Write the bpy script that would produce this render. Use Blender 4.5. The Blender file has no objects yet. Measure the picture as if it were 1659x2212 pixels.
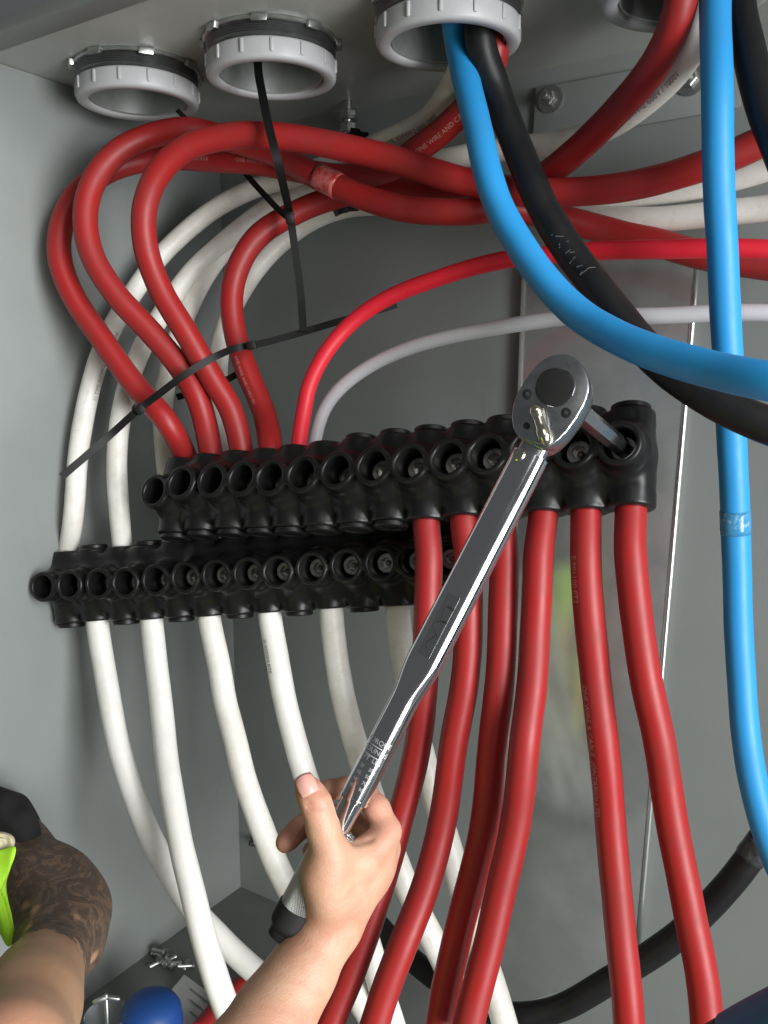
import bpy, bmesh, math, random
import numpy as np
from mathutils import Vector, Matrix, noise
random.seed(7); np.random.seed(7)
S = bpy.context.scene
COL = S.collection
R = math.radians

# ------------------------------------------------------------------ camera, light, exposure
F = 1839.0; CX, CY = 829.5, 1106.0            # focal length and centre in picture units (1659 x 2212)
YAW, PITCH = R(33), R(9)
CAM = Vector((0, 0, 1.0))
FWD = Vector((-math.sin(YAW)*math.cos(PITCH), math.cos(YAW)*math.cos(PITCH), -math.sin(PITCH)))
RIGHT = Vector((math.cos(YAW), math.sin(YAW), 0))
UP = RIGHT.cross(FWD)
cd = bpy.data.cameras.new('camera'); cam = bpy.data.objects.new('camera', cd); COL.objects.link(cam)
cd.sensor_fit = 'VERTICAL'; cd.sensor_height = 24; cd.lens = 24*F/2212; cd.clip_start = .01; cd.clip_end = 100
m3 = Matrix((RIGHT, UP, -FWD)).transposed(); cam.matrix_world = Matrix.Translation(CAM) @ m3.to_4x4()
S.camera = cam
w = bpy.data.worlds.new('World'); S.world = w; w.use_nodes = True
bg = w.node_tree.nodes['Background']; bg.inputs[0].default_value = (.92, .97, 1.0, 1); bg.inputs[1].default_value = .09
S.view_settings.view_transform = 'Standard'; S.view_settings.look = 'None'
S.view_settings.exposure = 0; S.view_settings.gamma = 1
def cam_v(x, d, z): return RIGHT*x + FWD*d + UP*z      # camera-axis vector -> world
def area(name, pos, target, sx, sy, power, col):
    l = bpy.data.lights.new(name, 'AREA'); l.shape = 'RECTANGLE'; l.size = sx; l.size_y = sy; l.energy = power; l.color = col
    o = bpy.data.objects.new(name, l); COL.objects.link(o); o.location = pos
    o.rotation_euler = (target-pos).to_track_quat('-Z', 'Y').to_euler(); return o
area('side_light', Vector((1.75, -.05, 1.05)), Vector((-.713, .50, .95)), 1.1, 1.9, 108, (.97, .99, 1))
area('door_light', CAM + cam_v(.82, -.80, -.42), CAM + cam_v(-.1, .75, -.1), .85, .85, 9.5, (1, .985, .95))
area('room_light', CAM + cam_v(.25, -1.0, .95), CAM + cam_v(0, .75, -.1), 1.0, .8, 5.5, (1, .97, .93))

# ------------------------------------------------------------------ helpers
def P(px, py, d): return CAM + RIGHT*((px-CX)/F*d) + UP*((CY-py)/F*d) + FWD*d
def ray(px, py): return (RIGHT*((px-CX)/F) + UP*((CY-py)/F) + FWD)
def onplane(px, py, p0, n):
    r = ray(px, py); return CAM + r*((p0-CAM).dot(n)/r.dot(n))
def pt(p): return p if isinstance(p, Vector) else P(*p)
BACK_Y, LEFT_X, CEIL_Z, FLOOR_Z = .755, -.713, 1.2705, .343
def wall(px, py, off=0.0): return onplane(px, py, Vector((0, BACK_Y-off, 0)), Vector((0, 1, 0)))
def floorp(px, py, off=0.0): return onplane(px, py, Vector((0, 0, FLOOR_Z+off)), Vector((0, 0, 1)))

def tag(o, label=None, cat=None, group=None, kind=None):
    if label: o['label'] = label
    if cat: o['category'] = cat
    if group: o['group'] = group
    if kind: o['kind'] = kind
    return o
def empty(name, loc, label, cat, group=None):
    o = bpy.data.objects.new(name, None); o.empty_display_size = .02; COL.objects.link(o); o.location = loc
    return tag(o, label, cat, group)
def mk(name, verts, faces, mat, parent=None, smooth=True, auto=None):
    off = Vector(parent.matrix_basis.translation) if parent and parent.type == 'EMPTY' else Vector((0, 0, 0))
    if parent and parent.type != 'EMPTY': off = Vector(parent.get('off', (0, 0, 0)))
    me = bpy.data.meshes.new(name)
    v = np.array([tuple(q) for q in verts], dtype=float) - np.array(off)
    me.from_pydata(v.tolist(), [], [list(map(int, f)) for f in faces]); me.update()
    if isinstance(mat, (list, tuple)):
        for q in mat: me.materials.append(q)
    elif mat: me.materials.append(mat)
    o = bpy.data.objects.new(name, me); COL.objects.link(o); o['off'] = tuple(off)
    if parent: o.parent = parent
    if smooth:
        me.polygons.foreach_set('use_smooth', [True]*len(me.polygons))
        if auto:
            me.set_sharp_from_angle(angle=R(auto))
    return o
class MB:
    def __init__(s): s.v = []; s.f = []
    def add(s, v, f):
        n = len(s.v); s.v += [Vector(q) for q in v]; s.f += [[i+n for i in q] for q in f]; return s
    def box(s, c, ax, ay, az, b=0.0):
        """box with half axes ax, ay, az; b = bevel"""
        bm = bmesh.new(); bmesh.ops.create_cube(bm, size=2)
        lx, ly, lz = ax.length, ay.length, az.length
        for q in bm.verts: q.co = Vector((q.co.x*lx, q.co.y*ly, q.co.z*lz))
        if b: bmesh.ops.bevel(bm, geom=bm.edges[:], offset=b, segments=2, profile=.5, affect='EDGES')
        X, Y, Z = ax/lx, ay/ly, az/lz; bm.verts.index_update()
        s.add([c + X*q.co.x + Y*q.co.y + Z*q.co.z for q in bm.verts], [[q.index for q in f.verts] for f in bm.faces]); bm.free(); return s
    def lathe(s, c, axis, prof, n=32, ref=None, a0=0, close=False):
        """prof: list of (h, r) along axis"""
        X, Y, Z = frame(axis, ref); vs = []; fs = []; k = len(prof)
        for i in range(n):
            a = a0 + 2*math.pi*i/n; dr = X*math.cos(a) + Y*math.sin(a)
            for h, r in prof: vs.append(c + Z*h + dr*r)
        for i in range(n):
            j = (i+1) % n
            for q in range(k if close else k-1):
                q2 = (q+1) % k
                fs.append([i*k+q, j*k+q, j*k+q2, i*k+q2])
        if not close:
            if prof[0][1] > 1e-6: fs.append([i*k for i in range(n)][::-1])
            if prof[-1][1] > 1e-6: fs.append([i*k+k-1 for i in range(n)])
        return s.add(vs, fs)
    def build(s, name, mat, parent=None, smooth=True, auto=35): return mk(name, s.v, s.f, mat, parent, smooth, auto)
def frame(axis, ref=None):
    Z = axis.normalized(); r = ref or (Vector((0, 0, 1)) if abs(Z.z) < .9 else Vector((1, 0, 0)))
    X = (r - Z*r.dot(Z)).normalized(); return X, Z.cross(X), Z
def spline(pts, step=.004):
    p = [pt(q) for q in pts]
    p = [p[0]*2-p[1]] + p + [p[-1]*2-p[-2]]
    out = []
    for i in range(1, len(p)-2):
        a, b, c, d = p[i-1:i+3]
        t0 = 0; t1 = t0+max((b-a).length, 1e-6)**.5; t2 = t1+max((c-b).length, 1e-6)**.5; t3 = t2+max((d-c).length, 1e-6)**.5
        n = max(2, int((c-b).length/step))
        for k in range(n):
            t = t1+(t2-t1)*k/n
            A1 = a*((t1-t)/(t1-t0))+b*((t-t0)/(t1-t0)); A2 = b*((t2-t)/(t2-t1))+c*((t-t1)/(t2-t1)); A3 = c*((t3-t)/(t3-t2))+d*((t-t2)/(t3-t2))
            B1 = A1*((t2-t)/(t2-t0))+A2*((t-t0)/(t2-t0)); B2 = A2*((t3-t)/(t3-t1))+A3*((t-t1)/(t3-t1))
            out.append(B1*((t2-t)/(t2-t1))+B2*((t-t1)/(t2-t1)))
    out.append(p[-2]); return out
def tangents(c):
    return [((c[min(i+1, len(c)-1)]-c[max(i-1, 0)]).normalized()) for i in range(len(c))]
def tube_geo(c, r, n=20):
    T = tangents(c); X = frame(T[0])[0]; vs = []; fs = []
    rr = r if callable(r) else (lambda i: r)
    for i, q in enumerate(c):
        X = (X - T[i]*X.dot(T[i])).normalized(); Y = T[i].cross(X)
        for k in range(n):
            a = 2*math.pi*k/n; vs.append(q + (X*math.cos(a)+Y*math.sin(a))*rr(i))
    for i in range(len(c)-1):
        for k in range(n):
            k2 = (k+1) % n; fs.append([i*n+k, i*n+k2, (i+1)*n+k2, (i+1)*n+k])
    fs.append(list(range(n))[::-1]); fs.append([(len(c)-1)*n+k for k in range(n)])
    return vs, fs
def ribbon_geo(c, wd, th, nrm=None):
    T = tangents(c); vs = []; fs = []
    for i, q in enumerate(c):
        N = (nrm[i] if isinstance(nrm, list) else (nrm or (CAM-q))); N = (N - T[i]*N.dot(T[i])).normalized(); B = T[i].cross(N)
        W = wd(i) if callable(wd) else wd
        for a, b in ((-1, -1), (1, -1), (1, 1), (-1, 1)): vs.append(q + B*(a*W/2) + N*(b*th/2))
    for i in range(len(c)-1):
        for k in range(4):
            k2 = (k+1) % 4; fs.append([i*4+k, i*4+k2, (i+1)*4+k2, (i+1)*4+k])
    fs.append([3, 2, 1, 0]); n = (len(c)-1)*4; fs.append([n, n+1, n+2, n+3]); return vs, fs

# ---- signed distance modelling for smooth moulded or organic bodies
class SDF:
    def __init__(s, lo, hi, h):
        s.lo = np.array(lo, float); s.h = h; s.n = np.ceil((np.array(hi)-s.lo)/h).astype(int)+1
        s.f = np.full(s.n, 1.0, np.float32)
    def _sub(s, lo, hi):
        a = np.maximum(np.floor((np.array(lo)-s.lo)/s.h).astype(int), 0); b = np.minimum(np.ceil((np.array(hi)-s.lo)/s.h).astype(int)+1, s.n)
        if np.any(b <= a): return None
        sl = tuple(slice(a[i], b[i]) for i in range(3))
        g = np.meshgrid(*[s.lo[i]+s.h*np.arange(a[i], b[i]) for i in range(3)], indexing='ij')
        return sl, g
    def _mix(s, sl, d, k, op):
        f = s.f[sl]
        if op == 'add':
            if k > 0:
                hh = np.maximum(k-np.abs(f-d), 0)/k; s.f[sl] = np.minimum(f, d)-hh*hh*k*.25
            else: s.f[sl] = np.minimum(f, d)
        else:
            if k > 0:
                hh = np.maximum(k-np.abs(f+d), 0)/k; s.f[sl] = np.maximum(f, -d)+hh*hh*k*.25
            else: s.f[sl] = np.maximum(f, -d)
    def cone(s, a, b, ra, rb, k=.004, op='add', flat=None):
        """round cone between a and b; flat=(axis, factor) squashes the section"""
        a = np.array(a, float); b = np.array(b, float); m = max(ra, rb)*(1.4 if flat else 1)+k+3*s.h
        q = s._sub(np.minimum(a, b)-m, np.maximum(a, b)+m)
        if q is None: return
        sl, g = q; ab = b-a; L = ab.dot(ab)+1e-12
        p = [g[i]-a[i] for i in range(3)]
        t = np.clip((p[0]*ab[0]+p[1]*ab[1]+p[2]*ab[2])/L, 0, 1)
        e = [p[i]-t*ab[i] for i in range(3)]
        if flat:
            ax, fc = np.array(flat[0]), flat[1]; dd = e[0]*ax[0]+e[1]*ax[1]+e[2]*ax[2]
            e = [e[i]+ax[i]*dd*(1/fc-1) for i in range(3)]
        s._mix(sl, np.sqrt(e[0]**2+e[1]**2+e[2]**2)-(ra+(rb-ra)*t), k, op)
    def cyl(s, axis, c, r, lo, hi, k=.002, op='add', rd=.001):
        o = [i for i in range(3) if i != axis]; L = np.array(c, float)
        l = L.copy(); h = L.copy(); m = k+3*s.h
        l[axis] = lo-m; h[axis] = hi+m
        for i in o: l[i] -= r+m; h[i] += r+m
        q = s._sub(l, h)
        if q is None: return
        sl, g = q
        dr = np.sqrt((g[o[0]]-L[o[0]])**2+(g[o[1]]-L[o[1]])**2)-r+rd; dz = np.abs(g[axis]-(lo+hi)/2)-(hi-lo)/2+rd
        s._mix(sl, np.minimum(np.maximum(dr, dz), 0)+np.sqrt(np.maximum(dr, 0)**2+np.maximum(dz, 0)**2)-rd, k, op)
    def box(s, lo, hi, rd=.004, k=.003, op='add'):
        lo = np.array(lo, float); hi = np.array(hi, float); m = k+3*s.h
        q = s._sub(lo-m, hi+m)
        if q is None: return
        sl, g = q; d = [np.abs(g[i]-(lo[i]+hi[i])/2)-(hi[i]-lo[i])/2+rd for i in range(3)]
        s._mix(sl, np.minimum(np.maximum(np.maximum(d[0], d[1]), d[2]), 0)+np.sqrt(sum(np.maximum(x, 0)**2 for x in d))-rd, k, op)
    def mesh(s):
        f = s.f; ins = f < 0; n = np.array(f.shape)-1
        cs = [(i, j, k) for i in (0, 1) for j in (0, 1) for k in (0, 1)]
        cnt = sum(ins[i:i+n[0], j:j+n[1], k:k+n[2]].astype(np.int8) for i, j, k in cs)
        act = np.argwhere((cnt > 0) & (cnt < 8)); idx = np.full(n, -1, np.int64); idx[tuple(act.T)] = np.arange(len(act))
        pos = np.zeros((len(act), 3)); num = np.zeros(len(act))
        for a in cs:
            for ax in range(3):
                if a[ax]: continue
                b = list(a); b[ax] = 1
                fa = f[tuple((act+np.array(a)).T)]; fb = f[tuple((act+np.array(b)).T)]; m = (fa < 0) != (fb < 0)
                t = np.where(m, fa/np.where(m, fa-fb, 1), 0)
                p = np.tile(np.array(a, float), (len(act), 1)); p[:, ax] = t; pos[m] += p[m]; num[m] += 1
        V = s.lo+s.h*(act+pos/num[:, None]); faces = []
        for ax in range(3):
            o = [(ax+1) % 3, (ax+2) % 3]
            A = np.take(ins, range(0, n[ax]), ax); B = np.take(ins, range(1, n[ax]+1), ax)
            e = np.argwhere(A != B); e = e[(e[:, o[0]] > 0) & (e[:, o[1]] > 0) & (e[:, o[0]] < n[o[0]]) & (e[:, o[1]] < n[o[1]])]
            def cell(d0, d1):
                q = e.copy(); q[:, o[0]] += d0; q[:, o[1]] += d1; return idx[tuple(q.T)]
            q = np.stack([cell(-1, -1), cell(0, -1), cell(0, 0), cell(-1, 0)], 1)
            inside = A[tuple(e.T)]; q[~inside] = q[~inside][:, ::-1]; faces.append(q)
        return V, np.concatenate(faces)

# ------------------------------------------------------------------ materials
def nodes(name):
    m = bpy.data.materials.new(name); m.use_nodes = True; nt = m.node_tree; return m, nt, nt.nodes['Principled BSDF']
def N(nt, t, **kw):
    n = nt.nodes.new(t)
    for k, v in kw.items():
        if k in n.inputs.keys() if isinstance(k, str) else False: n.inputs[k].default_value = v
        else: setattr(n, k, v)
    return n
def noisetex(nt, scale, detail=4, rough=.6, coord='Object', dist=0, stretch=None):
    tc = nt.nodes.new('ShaderNodeTexCoord'); n = nt.nodes.new('ShaderNodeTexNoise')
    n.inputs['Scale'].default_value = scale; n.inputs['Detail'].default_value = detail; n.inputs['Roughness'].default_value = rough; n.inputs['Distortion'].default_value = dist
    if stretch:
        mp = nt.nodes.new('ShaderNodeMapping'); mp.inputs['Scale'].default_value = stretch; nt.links.new(tc.outputs[coord], mp.inputs[0]); nt.links.new(mp.outputs[0], n.inputs['Vector'])
    else: nt.links.new(tc.outputs[coord], n.inputs['Vector'])
    return n
def ramp(nt, src, stops):
    r = nt.nodes.new('ShaderNodeValToRGB'); e = r.color_ramp.elements
    while len(e) < len(stops): e.new(.5)
    for q, (p, c) in zip(e, stops): q.position = p; q.color = c if len(c) == 4 else (*c, 1)
    nt.links.new(src, r.inputs[0]); return r
def bump(nt, src, strength, dist, b):
    n = nt.nodes.new('ShaderNodeBump'); n.inputs['Strength'].default_value = strength; n.inputs['Distance'].default_value = dist
    nt.links.new(src, n.inputs['Height']); nt.links.new(n.outputs[0], b.inputs['Normal']); return n
def simple(name, col, rough=.5, metal=0, col2=None, scale=30, rough2=None, bs=0, bd=.0005, bscale=200, stops=(.35, .7), coat=0, spec=None, dist=0):
    m, nt, b = nodes(name); b.inputs['Roughness'].default_value = rough; b.inputs['Metallic'].default_value = metal
    b.inputs['Base Color'].default_value = (*col, 1); b.inputs['Coat Weight'].default_value = coat
    if spec is not None: b.inputs['Specular IOR Level'].default_value = spec
    if col2:
        n = noisetex(nt, scale, 6, .65, dist=dist); r = ramp(nt, n.outputs[0], [(stops[0], col), (stops[1], col2)]); nt.links.new(r.outputs[0], b.inputs['Base Color'])
    if rough2 is not None:
        n = noisetex(nt, scale*1.7, 5, .6); r = ramp(nt, n.outputs[0], [(.3, (rough,)*3), (.7, (rough2,)*3)]); nt.links.new(r.outputs[0], b.inputs['Roughness'])
    if bs: bump(nt, noisetex(nt, bscale, 3, .5).outputs[0], bs, bd, b)
    return m
M = {}
M['paint'] = simple('grey_powder_coat', (.245, .264, .256), .42, 0, (.22, .238, .23), 6, .5, .25, .0004, 500)
M['ceil_'] = simple('grey_powder_coat_lit_ceiling', (.33, .355, .34), .36, 0, (.29, .31, .295), 9, .5, .2, .0004, 400)
def paintmarks():
    m = M['paint']; nt = m.node_tree; b = nt.nodes['Principled BSDF']; src = b.inputs['Base Color'].links[0].from_socket
    n = noisetex(nt, 30, 8, .75, dist=1.2, stretch=(1, 1, .18)); r = ramp(nt, n.outputs[0], [(.60, (0, 0, 0)), (.74, (.30, .30, .30))])
    mx = nt.nodes.new('ShaderNodeMix'); mx.data_type = 'RGBA'; nt.links.new(r.outputs[0], mx.inputs[0]); nt.links.new(src, mx.inputs[6]); mx.inputs[7].default_value = (.15, .155, .145, 1); nt.links.new(mx.outputs[2], b.inputs['Base Color'])
paintmarks()
def ceilmat():  # same coat as the walls, painted lighter for the light from below
    m, nt, b = nodes('grey_powder_coat_lit_ceiling'); n = noisetex(nt, 9, 6, .65); r = ramp(nt, n.outputs[0], [(.35, (.45, .455, .425)), (.7, (.37, .38, .355))])
    n2 = noisetex(nt, 55, 7, .75, dist=.6, stretch=(1, 1, 0)); r2 = ramp(nt, n2.outputs[0], [(.64, (0, 0, 0)), (.69, (1, 1, 1))])
    n3 = noisetex(nt, 7, 2, .5); r3 = ramp(nt, n3.outputs[0], [(.52, (0, 0, 0)), (.62, (.8, .8, .8))])
    mt = nt.nodes.new('ShaderNodeMath'); mt.operation = 'MULTIPLY'; nt.links.new(r2.outputs[0], mt.inputs[0]); nt.links.new(r3.outputs[0], mt.inputs[1])
    mx = nt.nodes.new('ShaderNodeMix'); mx.data_type = 'RGBA'; nt.links.new(mt.outputs[0], mx.inputs[0]); nt.links.new(r.outputs[0], mx.inputs[6]); mx.inputs[7].default_value = (.17, .12, .07, 1)
    nt.links.new(mx.outputs[2], b.inputs['Base Color']); b.inputs['Roughness'].default_value = .4
    bump(nt, noisetex(nt, 400, 3, .5).outputs[0], .2, .0004, b); return m
M['floor'] = simple('dark_floor', (.15, .16, .153), .6, 0, (.18, .185, .17), 18)  # floor tone darker than the walls, varying slightly at random
M['ceil'] = ceilmat()
def galv():
    m, nt, b = nodes('galvanised_sheet'); b.inputs['Metallic'].default_value = .75
    tc = nt.nodes.new('ShaderNodeTexCoord'); v = nt.nodes.new('ShaderNodeTexVoronoi'); v.inputs['Scale'].default_value = 45; nt.links.new(tc.outputs['Object'], v.inputs['Vector'])
    n = noisetex(nt, 14, 6, .7); mx = nt.nodes.new('ShaderNodeMix'); mx.data_type = 'FLOAT'; mx.inputs[0].default_value = .93
    nt.links.new(v.outputs['Color'], mx.inputs[2]); nt.links.new(n.outputs[0], mx.inputs[3])
    r = ramp(nt, mx.outputs[0], [(.32, (.46, .48, .465)), (.7, (.62, .64, .62))]); nt.links.new(r.outputs[0], b.inputs['Base Color'])
    r2 = ramp(nt, mx.outputs[0], [(.25, (.17,)*3), (.8, (.27,)*3)]); nt.links.new(r2.outputs[0], b.inputs['Roughness'])
    bump(nt, noisetex(nt, 14, 3, .5).outputs[0], .1, .001, b); return m
M['galv'] = galv()
M['edge'] = simple('edge_highlight', (.85, .87, .86), .33, 1)  # brighter than the sheet, standing in for light caught on the fold
M['zinc'] = simple('zinc_plate', (.62, .64, .63), .28, 1, (.45, .46, .45), 60, .45)
M['steel_dark'] = simple('dark_steel', (.16, .165, .165), .35, .8, (.09, .09, .09), 40, .5)
M['screw'] = simple('aluminium_screw', (.62, .61, .58), .25, 1, (.42, .41, .39), 150, .4)
M['conduit'] = simple('conduit_inside', (.42, .44, .43), .4, .7, (.30, .31, .30), 30, .55)
M['bush'] = simple('grey_plastic', (.46, .46, .47), .38, 0, (.40, .40, .41), 20, .5, .1, .0003, 300)
def jacket(name, base, dirt, amt, rough=.36, scr=None, sheen=0):
    m, nt, b = nodes(name); b.inputs['Roughness'].default_value = rough
    n = noisetex(nt, 22, 8, .72); r = ramp(nt, n.outputs[0], [(.42, base), (.80, tuple(base[i]*(1-amt)+dirt[i]*amt for i in range(3)))])
    n2 = noisetex(nt, 75, 8, .78, dist=1.8); r2 = ramp(nt, n2.outputs[0], [(.58, (0, 0, 0)), (.72, (1, 1, 1))])
    mx = nt.nodes.new('ShaderNodeMix'); mx.data_type = 'RGBA'; nt.links.new(r.outputs[0], mx.inputs[6]); mx.inputs[7].default_value = (*dirt, 1)
    mt = nt.nodes.new('ShaderNodeMath'); mt.operation = 'MULTIPLY'; mt.inputs[1].default_value = amt*.9; nt.links.new(r2.outputs[0], mt.inputs[0]); nt.links.new(mt.outputs[0], mx.inputs[0])
    nt.links.new(mx.outputs[2], b.inputs['Base Color'])
    r3 = ramp(nt, n.outputs[0], [(.3, (rough-.05,)*3), (.75, (rough+.14,)*3)]); nt.links.new(r3.outputs[0], b.inputs['Roughness'])
    n4 = noisetex(nt, 140, 3, .5); bump(nt, n4.outputs[0], .16, .0006, b)
    b.inputs['Subsurface Weight'].default_value = 0; return m
M['red'] = jacket('red_jacket', (.325, .0145, .015), (.17, .03, .026), .6, .42)
M['white'] = jacket('white_jacket', (.80, .785, .73), (.33, .27, .20), .52, .40)
M['whitec'] = jacket('white_jacket_clean', (.83, .82, .78), (.40, .36, .29), .36, .40)
M['scarlet'] = jacket('scarlet_jacket', (.74, .016, .035), (.5, .03, .04), .15, .42)
M['lilac'] = jacket('pale_grey_jacket', (.58, .57, .60), (.42, .41, .42), .2, .42)
M['blue'] = jacket('blue_jacket', (.022, .29, .66), (.03, .20, .45), .35, .45)
M['black'] = jacket('black_jacket', (.009, .009, .010), (.04, .038, .036), .3, .42)
M['red'].node_tree.nodes['Principled BSDF'].inputs['Specular IOR Level'].default_value = .4
for _k in ('black',): M[_k].node_tree.nodes['Principled BSDF'].inputs['Specular IOR Level'].default_value = .3
M['inkw'] = simple('pale_print', (.52, .25, .22), .5)
M['inkk'] = simple('dark_print', (.22, .19, .16), .5)
M['tie'] = simple('black_nylon', (.006, .006, .006), .5, bs=.1, bscale=300, spec=.25)
M['tape'] = simple('clear_tape_wrap', (.50, .13, .12), .22, 0, (.36, .02, .02), 120, None, .4, .0006, 180, (.4, .6))
M['rubber'] = simple('black_plastisol', (.007, .007, .007), .30, 0, (.012, .012, .0115), 25, .42, .25, .0006, 90, spec=.36)
M['cap'] = simple('black_cap', (.008, .008, .008), .42, bs=.1, spec=.35)
M['chrome'] = simple('chrome', (.80, .80, .82), .09, 1, None, 30, .16)
M['satin'] = simple('satin_chrome', (.50, .51, .52), .22, 1, (.42, .43, .44), 40, .34)
M['label'] = simple('clear_label_film', (.62, .63, .62), .2, 1)
M['brass'] = simple('pale_nickel', (.72, .68, .56), .2, 1)
M['blackdisc'] = simple('black_plastic', (.016, .0155, .0155), .6, bs=.1, spec=.2)
def knurl():
    m, nt, b = nodes('knurled_steel'); b.inputs['Metallic'].default_value = 1; b.inputs['Base Color'].default_value = (.40, .40, .39, 1); b.inputs['Roughness'].default_value = .3
    uv = nt.nodes.new('ShaderNodeTexCoord'); hs = []
    for ang in (R(35), R(-35)):
        mp = nt.nodes.new('ShaderNodeMapping'); mp.inputs['Rotation'].default_value = (0, 0, ang); nt.links.new(uv.outputs['UV'], mp.inputs[0])
        wv = nt.nodes.new('ShaderNodeTexWave'); wv.inputs['Scale'].default_value = 330; nt.links.new(mp.outputs[0], wv.inputs[0]); hs.append(wv)
    mt = nt.nodes.new('ShaderNodeMath'); mt.operation = 'MULTIPLY'; nt.links.new(hs[0].outputs[1], mt.inputs[0]); nt.links.new(hs[1].outputs[1], mt.inputs[1])
    bump(nt, mt.outputs[0], .8, .0006, b); return m
M['knurl'] = knurl()
def skin(name, base, red, rough=.48):
    m, nt, b = nodes(name); b.inputs['Roughness'].default_value = rough
    n = noisetex(nt, 34, 7, .7, dist=.5); r = ramp(nt, n.outputs[0], [(.36, base), (.68, red)])
    at = nt.nodes.new('ShaderNodeAttribute'); at.attribute_name = 'flush'
    mx = nt.nodes.new('ShaderNodeMix'); mx.data_type = 'RGBA'; nt.links.new(at.outputs['Fac'], mx.inputs[0]); nt.links.new(r.outputs[0], mx.inputs[6]); mx.inputs[7].default_value = (.52, .20, .15, 1)
    at2 = nt.nodes.new('ShaderNodeAttribute'); at2.attribute_name = 'ink'
    sw = noisetex(nt, 30, 7, .66, dist=4.2); r2 = ramp(nt, sw.outputs[0], [(.36, (.040, .031, .026)), (.50, (.072, .052, .040)), (.575, (.17, .105, .070)), (.64, (.085, .060, .044)), (.72, (.045, .034, .028))])
    mx2 = nt.nodes.new('ShaderNodeMix'); mx2.data_type = 'RGBA'; nt.links.new(at2.outputs['Fac'], mx2.inputs[0]); nt.links.new(mx.outputs[2], mx2.inputs[6]); nt.links.new(r2.outputs[0], mx2.inputs[7])
    nt.links.new(mx2.outputs[2], b.inputs['Base Color'])
    b.inputs['Subsurface Weight'].default_value = .12; b.inputs['Subsurface Radius'].default_value = (1, .35, .2); b.inputs['Subsurface Scale'].default_value = .003
    v = nt.nodes.new('ShaderNodeTexVoronoi'); v.inputs['Scale'].default_value = 900; tc = nt.nodes.new('ShaderNodeTexCoord'); nt.links.new(tc.outputs['Object'], v.inputs['Vector'])
    n3 = noisetex(nt, 120, 5, .7, stretch=(1, 1, 2.2)); n3.inputs['Detail'].default_value = 8; ad = nt.nodes.new('ShaderNodeMath'); ad.operation = 'MULTIPLY_ADD'; ad.inputs[1].default_value = .35
    nt.links.new(v.outputs['Distance'], ad.inputs[0]); nt.links.new(n3.outputs[0], ad.inputs[2]); bump(nt, ad.outputs[0], .35, .0009, b)
    return m
M['skin'] = skin('skin', (.50, .30, .20), (.43, .20, .13), .54)
M['nail'] = simple('nail', (.58, .30, .25), .3)
M['sleeve'] = simple('black_knit', (.006, .006, .006), .9, bs=.4, bscale=400)
M['vest'] = simple('hi_vis_fabric', (.42, .78, .03), .75, 0, (.34, .66, .03), 40, None, .35, .001, 90)
M['stripe'] = simple('orange_stripe', (.75, .16, .03), .6)
M['trim'] = simple('cream_trim', (.55, .50, .38), .7, 0, (.45, .36, .12), 30)
M['bluep'] = simple('blue_plastic', (.010, .06, .25), .5, bs=.1)
M['dkblue'] = simple('dark_blue_jacket', (.015, .07, .19), .5)
M['paper'] = simple('paper', (.50, .50, .48), .8, 0, (.42, .42, .40), 30)
M['clear'] = simple('clear_plastic', (.85, .88, .9), .12); _b = M['clear'].node_tree.nodes['Principled BSDF']; _b.inputs['Transmission Weight'].default_value = .9; _b.inputs['IOR'].default_value = 1.25
M['tan'] = simple('tan_cardboard', (.20, .13, .08), .7, 0, (.12, .08, .05), 120)
M['rust'] = simple('rust_mark', (.16, .09, .045), .8)

# ------------------------------------------------------------------ cabinet
def slab(name, x0, x1, y0, y1, z0, z1, mat, b=0.0):
    mb = MB(); mb.box(Vector(((x0+x1)/2, (y0+y1)/2, (z0+z1)/2)), Vector(((x1-x0)/2, 0, 0)), Vector((0, (y1-y0)/2, 0)), Vector((0, 0, (z1-z0)/2)), b)
    return tag(mb.build(name, mat, None, False), kind='structure')
RX = .75; FRONT = .453
slab('back_wall', LEFT_X-.02, RX+.02, BACK_Y, BACK_Y+.003, FLOOR_Z-.02, CEIL_Z+.02, M['paint'])
slab('left_wall', LEFT_X-.003, LEFT_X, FRONT-.075, BACK_Y-.0005, FLOOR_Z, CEIL_Z-.0005, M['paint'])
slab('right_wall', RX, RX+.003, FRONT-.075, BACK_Y-.0005, FLOOR_Z, CEIL_Z-.0005, M['paint'])
slab('floor', LEFT_X-.02, RX+.02, FRONT-.075, BACK_Y-.0006, FLOOR_Z-.003, FLOOR_Z-.0004, M['floor'])
HUBX = [-.6237, -.483, -.327, -.161]; HUBYS = [.558, .5746, .590, .606]; HR = .044
def ceiling():
    bm = bmesh.new(); y0, y1 = FRONT, BACK_Y+.02; x0, x1 = LEFT_X-.02, RX+.02; ed = []
    def loop(ps):
        vs = [bm.verts.new((x, y, CEIL_Z)) for x, y in ps]
        for i in range(len(vs)): ed.append(bm.edges.new((vs[i], vs[(i+1) % len(vs)])))
    loop([(x0, y0), (x1, y0), (x1, y1), (x0, y1)])
    for x, hy in zip(HUBX, HUBYS): loop([(x+HR*math.cos(a), hy+HR*math.sin(a)) for a in [2*math.pi*i/40 for i in range(40)]])
    bmesh.ops.triangle_fill(bm, edges=ed, use_beauty=True)
    g = bmesh.ops.extrude_face_region(bm, geom=bm.faces[:])
    for q in g['geom']:
        if isinstance(q, bmesh.types.BMVert): q.co.z += .002
    bmesh.ops.recalc_face_normals(bm, faces=bm.faces[:])
    me = bpy.data.meshes.new('ceiling'); bm.to_mesh(me); bm.free(); me.materials.append(M['ceil'])
    o = bpy.data.objects.new('ceiling', me); COL.objects.link(o); tag(o, kind='structure')
ceiling()
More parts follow.
